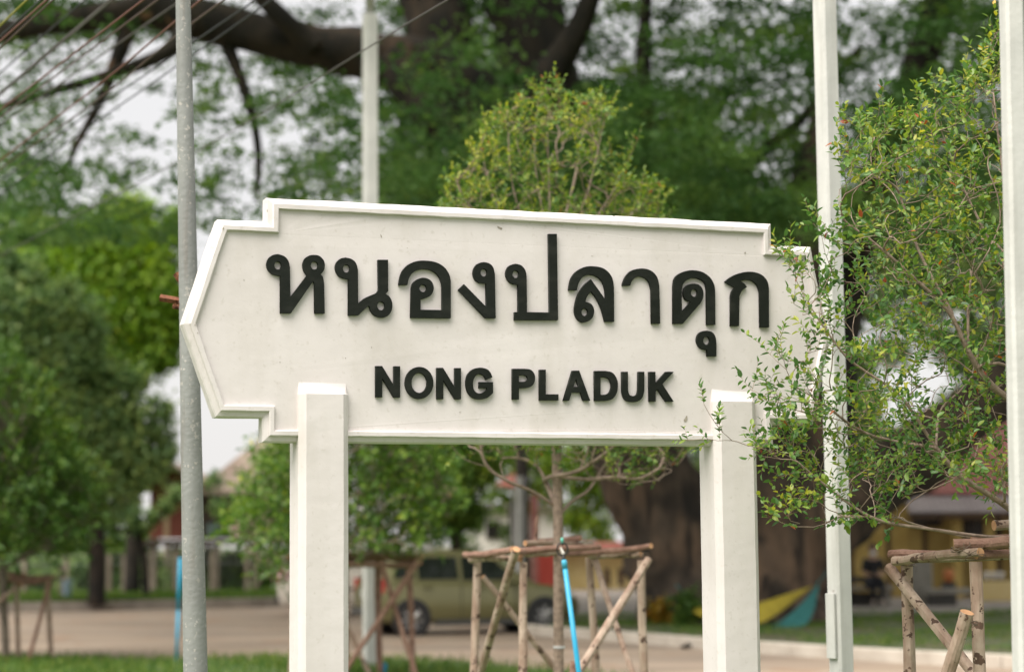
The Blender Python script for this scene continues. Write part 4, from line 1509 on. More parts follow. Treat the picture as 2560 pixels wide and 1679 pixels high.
mb.loops([[(p.x, p.y + dy, p.z) for p in (P(1235, 1212, 68), P(1270, 1190, 68), P(1312, 1172, 68), P(1318, 1206, 68), P(1280, 1216, 68))] for dy in (0, 1.6)])
mb.build('cloth', M['pink'], shade)
mb = MB()
g = G(1285, 68.8)
mb.tube([(g.x, 68.8, 0), (g.x, 68.8, P(1285, 1205, 68.8).z)], 0.05, 8)
mb.build('post', M['steel'], shade)
mb = MB()
slab_px(mb, 1165, 1268, 1400, 1400, 74, 2.5)  # made-up white block standing in for bright sky gaps in the foliage
M['plain_white'] = pmat('sky_gap_and_pot_white', (0.72, 0.68, 0.62), (0.78, 0.74, 0.68), 2, 0.9)
wh = thing('sky_gap_block', 'made-up white block for bright sky gaps far behind the parked green car', 'building', tuple(G(1280, 74)))
mb.build('wall', M['plain_white'], wh)
mb = MB()
slab_px(mb, 1215, 1300, 1250, 1345, 73.9, 0.1)
mb.build('window', M['darkglass'], wh)
mb = MB()
slab_px(mb, 1155, 1256, 1410, 1270, 73.6, 3.2)
mb.build('roof', M['awning'], wh)
clump_tree('hedge_bush', 'dark bush before the distant white sky-gap block', G(1170, 70), None,
           [(1150, 1340, 34), (1190, 1300, 26), (1170, 1380, 40), (1268, 1330, 16), (1280, 1380, 30)], 70, 1500, 0.18, M['leaf_dark'], 51, 'bush')

# benches, planter fence, pots
bn = thing('long_bench', 'long worn terrazzo bench the seated person sits on', 'bench', tuple(G(2080, 47)))
DBn = 47.0
mb = MB(); slab_px(mb, 1880, 1463, 2235, 1478, DBn, 0.5); mb.build('seat', M['bench'], bn, bevel=0.01)
for x in (1900, 2040, 2200):
    mb = MB(); slab_px(mb, x, 1479, x + 26, 1532, DBn + 0.06, 0.38); mb.build('leg', M['bench'], bn)
mb = MB(); slab_px(mb, 1926, 1479, 2200, 1530, DBn + 0.34, 0.08); mb.build('back_panel', M['bench_dark'], bn)
mb = MB(); slab_px(mb, 1880, 1440, 2160, 1458, DBn + 0.52, 0.06); mb.build('backrest', M['bench_dark'], bn)
b2 = thing('short_bench', 'shorter dark terrazzo bench right of the grey block', 'bench', tuple(G(2370, 46.5)))
mb = MB(); slab_px(mb, 2318, 1470, 2436, 1484, 46.5, 0.5); mb.build('seat', M['bench'], b2, bevel=0.01)
for x in (2328, 2350, 2372):
    mb = MB(); slab_px(mb, x, 1485, x + 20, 1530, 46.55, 0.4); mb.build('leg', M['bench_dark'], b2)
mb = MB(); slab_px(mb, 2288, 1398, 2330, 1530, 47.3, 0.5)
tag(mb.build('concrete_block', M['bench'], origin=G(2309, 47.3), bevel=0.02), 'grey concrete block pillar standing between the two benches', 'block')
pk = thing('picket_fence', 'low cream picket fence at the foot of the station wall', 'fence', tuple(G(2500, 50)))
for i in range(22):
    mb = MB()
    slab_px(mb, 2452 + i * 7, 1450, 2457 + i * 7, 1517, 50, 0.03)
    mb.build('picket', M['cream'], pk)
for y in (1462, 1500):
    mb = MB()
    slab_px(mb, 2448, y, 2610, y + 5, 50.04, 0.03)
    mb.build('rail', M['browntrim'], pk)
for i, x in enumerate((2466, 2484, 2502)):
    mb = MB()
    a = P(x, 1446, 50.2)
    lp = []
    for z, r in ((0, .05), (.08, .075), (.16, .085), (.17, .06)):
        lp.append([(a.x + r * math.cos(k * math.pi / 6), 50.2 + r * math.sin(k * math.pi / 6), a.z + z) for k in range(12)])
    mb.loops(lp)
    tag(mb.build('white_pot', M['plain_white'], origin=a), ['leftmost', 'middle', 'rightmost'][i] + ' of the small white pots above the picket fence', 'pot', 'white pots above the picket fence')
mb = MB(); slab_px(mb, 2452, 1446, 2520, 1451, 50.1, 0.2); mb.build('pot_shelf', M['browntrim'], pk)
mb = MB()
a = P(2372, 1455, 50)
lp = []
for z, r in ((0, .1), (.1, .13), (.28, .14), (.32, .1)):
    lp.append([(a.x + r * math.cos(k * math.pi / 6), 50 + r * math.sin(k * math.pi / 6), a.z + z) for k in range(12)])
mb.loops(lp)
ob = thing('orange_drum', 'orange drum on a stand before the yellow station wall', 'drum', tuple(G(2372, 50)))
M['orange'] = pmat('orange_plastic', (0.42, 0.13, 0.03), None, 5, 0.5)
mb.build('drum', M['orange'], ob, smooth=True)
mb = MB(); mb.box((a.x, 50, (a.z + 0.1) / 2), (0.3, 0.3, a.z - 0.1)); mb.build('stand', M['bench_dark'], ob)

# ------------------------------------------------------------------ hammock tied at the old tree
M['ham_y'] = pmat('yellow_cloth', (0.30, 0.235, 0.02), (0.38, 0.30, 0.03), 8, 0.8)  # hammock colours darkened: the tree's shade is put into them
M['ham_t'] = pmat('teal_net', (0.012, 0.10, 0.10), (0.03, 0.16, 0.15), 20, 0.8)
M['ham_o'] = pmat('orange_cloth', (0.26, 0.11, 0.02), (0.30, 0.19, 0.03), 9, 0.8)
DHm = 36.0
ham = thing('hammock', 'yellow and teal cloth hammock slung before the old tree trunk', 'hammock', tuple(G(1860, DHm)))


def cloth(rows, name, mat, parent):
    """rows: list of pixel polylines (top edge ... bottom edge) with distances"""
    mb = MB()
    lp = []
    for r in rows:
        pts = smooth_path([P(x, y, D) for x, y, D in r], 2)
        lp.append(pts)
    mb.loops(lp, close=False, cap0=False, cap1=False)
    mb.loops([[p + Vector((0, 0.012, 0)) for p in l] for l in lp], close=False, cap0=False, cap1=False)
    return mb.build(name, mat, parent, smooth=True, fixn=False)


cloth([[(1735, 1515, 36), (1800, 1522, 35.7), (1880, 1512, 35.6), (1960, 1486, 35.8), (2035, 1462, 36.2)],
       [(1735, 1520, 35.9), (1800, 1538, 35.4), (1880, 1533, 35.3), (1950, 1515, 35.5), (2033, 1464, 36.2)],
       [(1735, 1530, 35.7), (1800, 1562, 35.3), (1880, 1562, 35.2), (1930, 1546, 35.3), (2030, 1466, 36.2)]], 'yellow_cloth', M['ham_y'], ham)
cloth([[(1905, 1578, 35.5), (1960, 1548, 35.2), (2000, 1512, 35.3), (2042, 1462, 36.1)],
       [(1920, 1576, 35.2), (1970, 1565, 35.0), (2015, 1535, 35.2), (2044, 1462, 36.1)],
       [(1935, 1570, 35.0), (1985, 1577, 34.9), (2030, 1552, 35.1), (2048, 1462, 36.1)]], 'teal_net', M['ham_t'], ham)
mb = MB()
mb.tube(smooth_path([P(2040, 1462, 36.15), P(2075, 1420, 36.4), P(2110, 1385, 36.8)], 2), 0.012, 6)
mb.build('rope', M['ham_t'], ham)
mb = MB()
mb.tube(smooth_path([P(1737, 1520, 36.0), P(1715, 1490, 36.1), P(1690, 1460, 36.3)], 2), 0.012, 6)
mb.build('rope', M['ham_t'], ham)

# ------------------------------------------------------------------ vehicles
def spin(center, ax, prof, n=28):
    """lathe: prof = (axial, radius); ax unit axis horizontally"""
    ax = Vector(ax).normalized()
    u = Vector((0, 0, 1))
    v = ax.cross(u)
    lp = []
    for a, r in prof:
        lp.append([Vector(center) + ax * a + u * (r * math.cos(2 * math.pi * k / n)) + v * (r * math.sin(2 * math.pi * k / n)) for k in range(n)])
    return lp


def car(name, label, org, yaw, paint, L, W_, stations, cabin, wheels, r, windows, extras):
    """car built along local x (rear 0 -> front L), y to the far side, z up; yaw turns it"""
    root = thing(name, label, 'car', tuple(org))
    cy, sy = math.cos(yaw), math.sin(yaw)

    def T(x, y, z):
        return Vector((org[0] + x * cy - y * sy, org[1] + x * sy + y * cy, z))

    # lower body: rounded loft
    def ring(x, zb, zt, hw):
        k = 0.09
        zz = [(-hw * 0.90, zb), (-hw, zb + 0.10), (-hw * 1.0, (zb + zt) / 2), (-hw * 0.985, zt - k), (-hw * 0.93, zt), (hw * 0.93, zt), (hw * 0.985, zt - k), (hw, (zb + zt) / 2), (hw, zb + 0.10), (hw * 0.90, zb)]
        return [T(x, y, z) for y, z in zz]
    mb = MB()
    mb.loops([ring(*s) for s in stations])
    body = mb.build('body', paint, root, smooth=False, bevel=0.0)
    for p_ in body.data.polygons: p_.use_smooth = True
    mb = MB()
    lp = []
    for (x, z, hw) in cabin['low']:
        pass
    low, top = cabin['low'], cabin['top']       # polylines (x, z, halfwidth) from rear to front
    mb.loops([[T(x, -h, z) for x, z, h in low] + [T(x, h, z) for x, z, h in reversed(low)],
              [T(x, -h, z) for x, z, h in top] + [T(x, h, z) for x, z, h in reversed(top)]], cap0=False, cap1=False)
    rx = cabin['roof']
    mb.loops([[T(x, -h, z) for x, z, h in top] + [T(x, h, z) for x, z, h in reversed(top)],
              [T(x, -h, z) for x, z, h in rx] + [T(x, h, z) for x, z, h in reversed(rx)]], cap0=False, cap1=True)
    mb.build('cabin', paint, root, bevel=0.02)
    for nm, poly in windows:
        mb = MB()
        a = [T(*p) for p in poly]
        cen = sum(a, Vector()) / len(a)
        nrm = (a[1] - a[0]).cross(a[2] - a[0]).normalized()
        ctr = T(L / 2, 0, 1.0)
        if nrm.dot(cen - ctr) < 0:
            nrm = -nrm
        mb.loops([[p - nrm * 0.01 for p in a], [p + nrm * 0.012 for p in a]])
        mb.build(nm, M['carglass'], root)
    for wx, sgn in [(w, s) for w in wheels for s in (-1, 1)]:
        yc = sgn * (W_ / 2 - 0.10)
        axv = Vector((-sy * sgn, cy * sgn, 0))
        c = T(wx, yc, r)
        mb = MB()
        mb.loops(spin(c, axv, [(-0.10, r * 0.6), (-0.10, r * 0.95), (-0.07, r), (0.07, r), (0.105, r * 0.94), (0.11, r * 0.70), (0.07, r * 0.66)]), cap0=True, cap1=True)
        ty = mb.build('wheel', M['tyre'], root, smooth=True)
        mb = MB()
        mb.loops(spin(c, axv, [(0.06, r * 0.64), (0.108, r * 0.68), (0.10, r * 0.60), (0.075, r * 0.55)]), cap0=False, cap1=True)
        for k in range(7):
            an = k * 2 * math.pi / 7
            u = Vector((0, 0, 1)) * math.cos(an) + axv.cross(Vector((0, 0, 1))) * math.sin(an)
            mb.tube([c + axv * 0.095, c + axv * 0.095 + u * r * 0.6], [0.04, 0.028], 5)
        mb.loops(spin(c, axv, [(0.09, 0.055), (0.115, 0.05), (0.12, 0.02)], 12))
        mb.build('rim', M['alloy'], ty)
        mb = MB()
        mb.loops(spin(T(wx, sgn * (W_ / 2 - 0.16), r), axv, [(0.0, r * 1.17), (0.163, r * 1.17), (0.166, r * 0.9)]), cap0=False, cap1=True)
        mb.build('wheel_arch', M['black'], root)
    for nm, mat, parts in extras:
        mb = MB()
        for (x, y, z), (a, b, c) in parts:
            q = T(x, y, z)
            mb.box(q, (a, b, c), yaw)
        mb.build(nm, mat, root, bevel=0.008)
    return root


M['carglass'] = pmat('car_glass', (0.015, 0.018, 0.016), None, 3, 0.06, spec=0.8)
M['tyre'] = pmat('tyre_rubber', (0.014, 0.014, 0.014), (0.022, 0.021, 0.02), 10, 0.8)
M['alloy'] = pmat('alloy_rim', (0.38, 0.37, 0.36), None, 3, 0.35, metal=0.7)
M['paint_green'] = pmat('olive_car_paint', (0.17, 0.162, 0.075), (0.185, 0.175, 0.082), 2, 0.28, metal=0.25)
M['paint_white'] = pmat('white_car_paint', (0.60, 0.55, 0.47), (0.66, 0.61, 0.53), 2, 0.35)
M['tail'] = pmat('red_tail_lamp', (0.42, 0.02, 0.02), None, 2, 0.2)
M['plastic_grey'] = pmat('grey_trim', (0.05, 0.05, 0.045), None, 2, 0.6)
M['lampclear'] = pmat('clear_lamp', (0.6, 0.6, 0.58), None, 2, 0.15)

Lc, Wc = 3.95, 1.68
st = [(0.0, 0.42, 0.80, 0.70), (0.05, 0.30, 0.92, 0.80), (0.25, 0.22, 0.97, 0.835), (0.8, 0.20, 0.97, 0.84), (2.0, 0.20, 0.93, 0.84), (2.9, 0.20, 0.91, 0.835), (3.4, 0.21, 0.84, 0.81), (3.75, 0.25, 0.72, 0.74), (3.92, 0.33, 0.60, 0.62)]
cb = {'low': [(0.06, 0.93, 0.76), (0.30, 0.95, 0.80), (1.4, 0.93, 0.80), (2.4, 0.91, 0.80), (3.05, 0.89, 0.76)],
      'top': [(0.30, 1.36, 0.58), (0.50, 1.42, 0.60), (1.3, 1.47, 0.61), (1.9, 1.45, 0.61), (2.25, 1.38, 0.58)],
      'roof': [(0.42, 1.41, 0.48), (0.62, 1.47, 0.50), (1.3, 1.52, 0.51), (1.85, 1.50, 0.51), (2.12, 1.43, 0.48)]}


def side_win(xa, xb, sgn, z0=0.99, z1=1.37, sl0=0.0, sl1=0.0):
    h0, h1 = 0.785, 0.63
    return [(xa, sgn * h0, z0), (xb, sgn * h0, z0), (xb - sl1, sgn * h1, z1), (xa + sl0, sgn * h1, z1)]


wins = [('rear_window', [(0.085, -0.60, 1.0), (0.085, 0.60, 1.0), (0.27, 0.52, 1.33), (0.27, -0.52, 1.33)]),
        ('windscreen', [(2.93, -0.66, 0.97), (2.93, 0.66, 0.97), (2.32, 0.50, 1.34), (2.32, -0.50, 1.34)])]
for s in (-1, 1):
    wins += [('side_window', side_win(0.34, 0.72, s, 1.03, 1.34, 0.14, 0.0)), ('side_window', side_win(0.80, 1.55, s, 0.99, 1.38)), ('side_window', side_win(1.63, 2.62, s, 0.97, 1.38, 0.0, 0.42))]
ex = [('tail_lamp', M['tail'], [((0.10, -0.74, 0.88), (0.16, 0.14, 0.26))]), ('tail_lamp', M['tail'], [((0.10, 0.74, 0.88), (0.16, 0.14, 0.26))]),
      ('bumper', M['plastic_grey'], [((0.02, 0, 0.42), (0.16, 1.5, 0.14))]), ('number_plate', M['lampclear'], [((0.0, 0, 0.72), (0.04, 0.36, 0.14))]),
      ('mirror', M['paint_green'], [((2.5, -0.93, 1.0), (0.14, 0.18, 0.12))]), ('mirror', M['paint_green'], [((2.5, 0.93, 1.0), (0.14, 0.18, 0.12))]),
      ('door_handle', M['paint_green'], [((0.95, -0.85, 0.86), (0.18, 0.04, 0.04))]), ('door_handle', M['paint_green'], [((1.95, -0.85, 0.85), (0.18, 0.04, 0.04))]),
      ('door_seam', M['black'], [((1.59, -0.838, 0.6), (0.012, 0.01, 0.62))]), ('door_seam', M['black'], [((2.62, -0.836, 0.58), (0.012, 0.01, 0.58))]),
      ('sill', M['plastic_grey'], [((1.95, -0.80, 0.22), (1.7, 0.1, 0.1))]),
      ('headlamp', M['lampclear'], [((3.62, -0.66, 0.68), (0.3, 0.14, 0.13))]), ('headlamp', M['lampclear'], [((3.62, 0.66, 0.68), (0.3, 0.14, 0.13))])]
yawc = math.radians(19)
rw = G(1030, 36.0)     # near rear wheel on the ground
wr = 0.66
orgc = (rw.x - wr * math.cos(yawc) - (Wc / 2) * math.sin(yawc), rw.y - wr * math.sin(yawc) + (Wc / 2) * math.cos(yawc), 0)
car('parked_car', 'olive green hatchback parked on the road behind the tree frames', orgc, yawc, M['paint_green'], Lc, Wc, st, cb, (0.66, 3.18), 0.305, wins, ex)

Lw = 4.3
stw = [(0.0, 0.34, 1.0, 0.74), (0.06, 0.26, 1.08, 0.82), (0.3, 0.23, 1.1, 0.85), (2.6, 0.23, 1.08, 0.86), (3.4, 0.23, 1.0, 0.85), (3.95, 0.26, 0.85, 0.80), (4.25, 0.34, 0.7, 0.68)]
cbw = {'low': [(0.03, 1.05, 0.79), (0.3, 1.08, 0.82), (1.6, 1.08, 0.83), (2.7, 1.06, 0.83), (3.3, 1.0, 0.79)],
       'top': [(0.12, 1.62, 0.68), (0.4, 1.68, 0.70), (1.5, 1.72, 0.71), (2.2, 1.70, 0.70), (2.65, 1.60, 0.66)],
       'roof': [(0.2, 1.66, 0.6), (0.45, 1.73, 0.62), (1.5, 1.77, 0.63), (2.15, 1.75, 0.62), (2.5, 1.65, 0.58)]}
ww = [('rear_window', [(0.045, -0.62, 1.14), (0.045, 0.62, 1.14), (0.10, 0.56, 1.55), (0.10, -0.56, 1.55)]),
      ('windscreen', [(3.2, -0.68, 1.08), (3.2, 0.68, 1.08), (2.72, 0.56, 1.56), (2.72, -0.56, 1.56)])]
for s in (-1, 1):
    ww += [('side_window', [(2.0, s * 0.83, 1.14), (2.9, s * 0.82, 1.12), (2.5, s * 0.705, 1.58), (2.0, s * 0.72, 1.58)])]
exw = [('tail_lamp', M['tail'], [((0.06, s * 0.76, 0.95), (0.12, 0.10, 0.34))]) for s in (-1, 1)] + \
      [('bumper', M['plastic_grey'], [((0.02, 0, 0.4), (0.16, 1.55, 0.16))]), ('door_handle', M['plastic_grey'], [((2.2, -0.875, 0.95), (0.16, 0.03, 0.04))]),
       ('side_line', M['plastic_grey'], [((1.7, -0.868, 0.62), (2.4, 0.02, 0.05))])]
g = G(688, 46)
car('white_van', 'white van parked behind the left post of the sign', (g.x, 46.9, 0), math.radians(3), M['paint_white'], Lw, 1.72, stw, cbw, (0.75, 3.35), 0.30, ww, exw)

# ------------------------------------------------------------------ the seated person
def skin_mesh(name, verts, edges, radii, mat, parent, sub=2):
    me = bpy.data.meshes.new(name)
    me.from_pydata(verts, edges, [])
    ob = bpy.data.objects.new('tmp_skin', me)
    COL.objects.link(ob)
    sk = ob.modifiers.new('skin', 'SKIN')
    for i, rd in enumerate(radii):
        sv = me.skin_vertices[0].data[i]
        sv.radius = rd if isinstance(rd, tuple) else (rd, rd)
        sv.use_root = (i == 0)
    ss = ob.modifiers.new('sub', 'SUBSURF')
    ss.levels = ss.render_levels = sub
    dg = bpy.context.evaluated_depsgraph_get()
    m2 = bpy.data.meshes.new_from_object(ob.evaluated_get(dg))
    bpy.data.objects.remove(ob)
    m2.name = name
    m2.materials.clear()
    return link_mesh(m2, name, mat, parent, smooth=True)


M['skin'] = pmat('skin', (0.36, 0.22, 0.15), (0.40, 0.25, 0.175), 10, 0.6)
M['hair'] = pmat('black_hair', (0.012, 0.01, 0.009), None, 10, 0.5)
M['shirt'] = pmat('black_shirt', (0.014, 0.014, 0.016), (0.022, 0.022, 0.024), 10, 0.9)
M['trouser'] = pmat('dark_trousers', (0.016, 0.017, 0.022), (0.024, 0.025, 0.03), 10, 0.9)
M['mask'] = pmat('pale_mask', (0.60, 0.60, 0.60), None, 10, 0.8)
M['shoe'] = pmat('light_shoe', (0.40, 0.37, 0.34), None, 10, 0.7)
seat = P(2190, 1463, 46.6)
zs = seat.z + 0.10
pel = Vector((seat.x, 46.95, zs))
person = thing('person', 'person in black shirt and dark trousers seated on the long bench', 'person', (pel.x, 46.6, 0.1))


def o_(dx, dy, dz):
    return pel + Vector((dx, dy, dz))


# facing the camera and a little to the left; hands meet at the lap
J = {}
V_, E_, R_ = [], [], []


def jn(nm, p, r, to=None):
    V_.append(tuple(p)); R_.append(r); J[nm] = len(V_) - 1
    if to is not None:
        E_.append((J[to], J[nm]))


jn('pelvis', o_(0, 0, 0), (0.15, 0.11))
jn('waist', o_(0, -0.02, 0.2), (0.14, 0.105), 'pelvis')
jn('chest', o_(0, -0.05, 0.38), (0.16, 0.115), 'waist')
jn('collar', o_(-0.01, -0.06, 0.50), (0.08, 0.07), 'chest')
jn('neck', o_(-0.01, -0.08, 0.57), 0.05, 'collar')
jn('jaw', o_(-0.015, -0.115, 0.64), (0.065, 0.075), 'neck')
jn('brow', o_(-0.015, -0.10, 0.74), (0.078, 0.092), 'jaw')
jn('crown', o_(-0.015, -0.085, 0.81), (0.06, 0.07), 'brow')
for s, t in ((-1, 'l'), (1, 'r')):
    jn('sh' + t, o_(0.17 * s, -0.05, 0.47), 0.065, 'collar')
    jn('el' + t, o_(0.25 * s, -0.12, 0.20), 0.046, 'sh' + t)
    jn('wr' + t, o_(0.07 * s - 0.03, -0.34, 0.14), 0.03, 'el' + t)
    jn('pa' + t, o_(0.03 * s - 0.04, -0.40, 0.15), (0.036, 0.018), 'wr' + t)
    for f in range(4):
        b = o_(0.03 * s - 0.04 + (f - 1.5) * 0.016, -0.44, 0.165)
        jn('f%d%s' % (f, t), b, 0.009, 'pa' + t)
        jn('g%d%s' % (f, t), b + Vector((0, -0.012 - 0.004 * (f in (1, 2)), 0.035)), 0.008, 'f%d%s' % (f, t))
    jn('t' + t, o_(-0.04 - 0.012 * s, -0.385, 0.185), 0.01, 'pa' + t)
    jn('hip' + t, o_(0.09 * s, -0.05, -0.02), 0.088, 'pelvis')
    jn('kn' + t, o_(0.11 * s + 0.02, -0.47, 0.01), 0.062, 'hip' + t)
    jn('an' + t, o_(0.10 * s + 0.03, -0.45 + 0.12 * (s < 0), -0.43), 0.042, 'kn' + t)
    jn('he' + t, o_(0.10 * s + 0.03, -0.46 + 0.12 * (s < 0), -0.485), 0.042, 'an' + t)
    jn('to' + t, o_(0.11 * s + 0.03, -0.62 + 0.12 * (s < 0), -0.50), (0.042, 0.026), 'he' + t)
skin_mesh('body', V_, E_, R_, M['skin'], person)


def garment(nm, names, grow_, mat):
    idx = {n_: i for i, n_ in enumerate(names)}
    ed = [(idx[a], idx[b]) for a in names for b in names if (J[a], J[b]) in E_ or (J[b], J[a]) in E_ if idx[a] < idx[b]]
    skin_mesh(nm, [V_[J[n_]] for n_ in names], ed, [tuple((q + grow_) for q in (R_[J[n_]] if isinstance(R_[J[n_]], tuple) else (R_[J[n_]],) * 2)) for n_ in names], mat, person)


garment('shirt', ['pelvis', 'waist', 'chest', 'collar', 'shl', 'ell', 'shr', 'elr'], 0.022, M['shirt'])
garment('trousers', ['pelvis', 'hipl', 'knl', 'anl', 'hipr', 'knr', 'anr'], 0.018, M['trouser'])
garment('shoe', ['hel', 'tol'], 0.014, M['shoe'])
garment('shoe', ['her', 'tor'], 0.014, M['shoe'])
hc = o_(-0.015, -0.08, 0.775)
mb = MB()
lp = []
for i in range(9):
    a = math.pi * 0.5 - i * math.pi * 0.62 / 8
    ring = []
    for k in range(20):
        b = 2 * math.pi * k / 20
        front = max(0, -math.sin(b))
        zz = math.sin(a) * 0.115
        if i > 4:
            zz += front * 0.04 * (i - 4)
        ring.append(hc + Vector((math.cos(b) * math.cos(a) * 0.098 + 1e-4, math.sin(b) * math.cos(a) * 0.115 + 0.012, zz)))
    lp.append(ring)
mb.loops(lp, cap0=True, cap1=False)
mb.build('hair', M['hair'], person, smooth=True)
mb = MB()
lp = []
for i in range(5):
    z = -0.05 + i * 0.022
    lp.append([o_(-0.015, -0.115, 0.655) + Vector((math.sin(b) * 0.078, -math.cos(b) * 0.098 - 0.012 * math.cos(b * 1.5), z)) for b in [(-1 + k / 6) * 1.1 for k in range(13)]])
mb.loops(lp, close=False, cap0=False, cap1=False)
mb.build('face_mask', M['mask'], person, smooth=True)
for s in (-1, 1):
    mb = MB()
    c = o_(-0.015 + 0.032 * s, -0.193, 0.735)
    mb.loops(spin(c, (0, -1, 0), [(-0.006, 0.012), (0.0, 0.011), (0.004, 0.006)], 10))
    mb.build('eye', M['hair'], person)
    mb = MB()
    c = o_(-0.015 + 0.083 * s, -0.10, 0.715)
    mb.loops(spin(c, (s, 0, 0), [(-0.01, 0.03), (0.006, 0.032), (0.012, 0.02)], 10))
    mb.build('ear', M['skin'], person)
mb = MB()
mb.box(o_(-0.04, -0.46, 0.215), (0.07, 0.012, 0.14))
tag(mb.build('phone', M['black'], origin=o_(-0.04, -0.46, 0.145), bevel=0.004), 'dark phone held in the lap of the seated person', 'phone')

# ------------------------------------------------------------------ young trees with their log frames
def log(root, name, a, b, r, mat, seed=0, bend=0.012, n=9):
    rg = random.Random(seed)
    a, b = Vector(a), Vector(b)
    pts, rad = [], []
    off = Vector((rg.uniform(-1, 1), rg.uniform(-1, 1), rg.uniform(-1, 1)))
    k = 9
    for i in range(k):
        t = i / (k - 1)
        p = a.lerp(b, t) + off * bend * math.sin(math.pi * t) * (b - a).length + Vector((rg.uniform(-1, 1), rg.uniform(-1, 1), rg.uniform(-1, 1))) * 0.003
        pts.append(p)
        rad.append(r * (1.06 - 0.14 * t) * (1 + rg.uniform(-0.07, 0.07)))
    mb = MB()
    mb.tube(pts, rad, n, wob=0.12, seed=seed)
    for i in range(len(mb.m)):
        mb.m[i] = 1 if len(mb.f[i]) > 4 else 0
    return mb.build(name, [mat, M['wood_cut']], root, smooth=False)


# --- centre tree
DC = 14.0
fr = thing('tree_support', 'log support frame round the young tree seen between the sign posts', 'tree support', tuple(G(1400, DC)), 'log frames round the young trees')
posts = [(1194, 1398, 14.25, 1186), (1309, 1405, 13.45, 1307), (1472, 1392, 14.57, 1488), (1602, 1400, 13.75, 1610)]
for i, (x, y, D, xb) in enumerate(posts):
    t = P(x, y, D)
    bx_ = P(xb, 1679, D)
    z = t.z - bx_.z
    bot = t + (bx_ - t) * ((t.z + 0.1) / z)
    log(fr, 'post', bot, t, 0.031, M['wood'], 60 + i, 0.006)


def seglog(root, nm, x0, y0, D0, x1, y1, D1, r, mat, seed, extend=False):
    a, b = P(x0, y0, D0), P(x1, y1, D1)
    if extend:       # carry on down to the ground
        k = (a.z + 0.05) / max(0.05, a.z - b.z)
        b = a + (b - a) * k
    log(root, nm, a, b, r, mat, seed)


seglog(fr, 'rail', 1162, 1387, 14.30, 1282, 1372, 13.40, 0.024, M['wood_red'], 71)
seglog(fr, 'rail', 1178, 1398, 14.20, 1300, 1396, 13.55, 0.023, M['wood'], 72)
seglog(fr, 'rail', 1285, 1378, 13.42, 1500, 1366, 13.9, 0.022, M['wood_red'], 73)
seglog(fr, 'rail', 1302, 1385, 13.5, 1420, 1376, 14.2, 0.020, M['wood'], 74)
seglog(fr, 'rail', 1400, 1384, 14.5, 1628, 1364, 13.7, 0.022, M['wood_red'], 75)
seglog(fr, 'rail', 1476, 1388, 14.5, 1602, 1385, 13.8, 0.019, M['wood'], 76)
seglog(fr, 'rail', 1345, 1354, 14.4, 1452, 1344, 14.3, 0.022, M['wood_red'], 77)
seglog(fr, 'rail', 1312, 1357, 13.9, 1480, 1362, 14.45, 0.020, M['wood'], 78)
seglog(fr, 'rail', 1340, 1357, 14.35, 1343, 1290, 14.42, 0.015, M['wood_red'], 79)
seglog(fr, 'brace', 1290, 1372, 13.35, 1208, 1679, 14.1, 0.027, M['wood'], 80, True)
seglog(fr, 'brace', 1206, 1440, 14.25, 1385, 1668, 14.5, 0.022, M['wood'], 81, True)
seglog(fr, 'brace', 1486, 1396, 14.5, 1588, 1679, 13.9, 0.022, M['wood'], 82, True)
seglog(fr, 'brace', 1622, 1397, 13.65, 1455, 1655, 13.2, 0.028, M['wood'], 83, True)


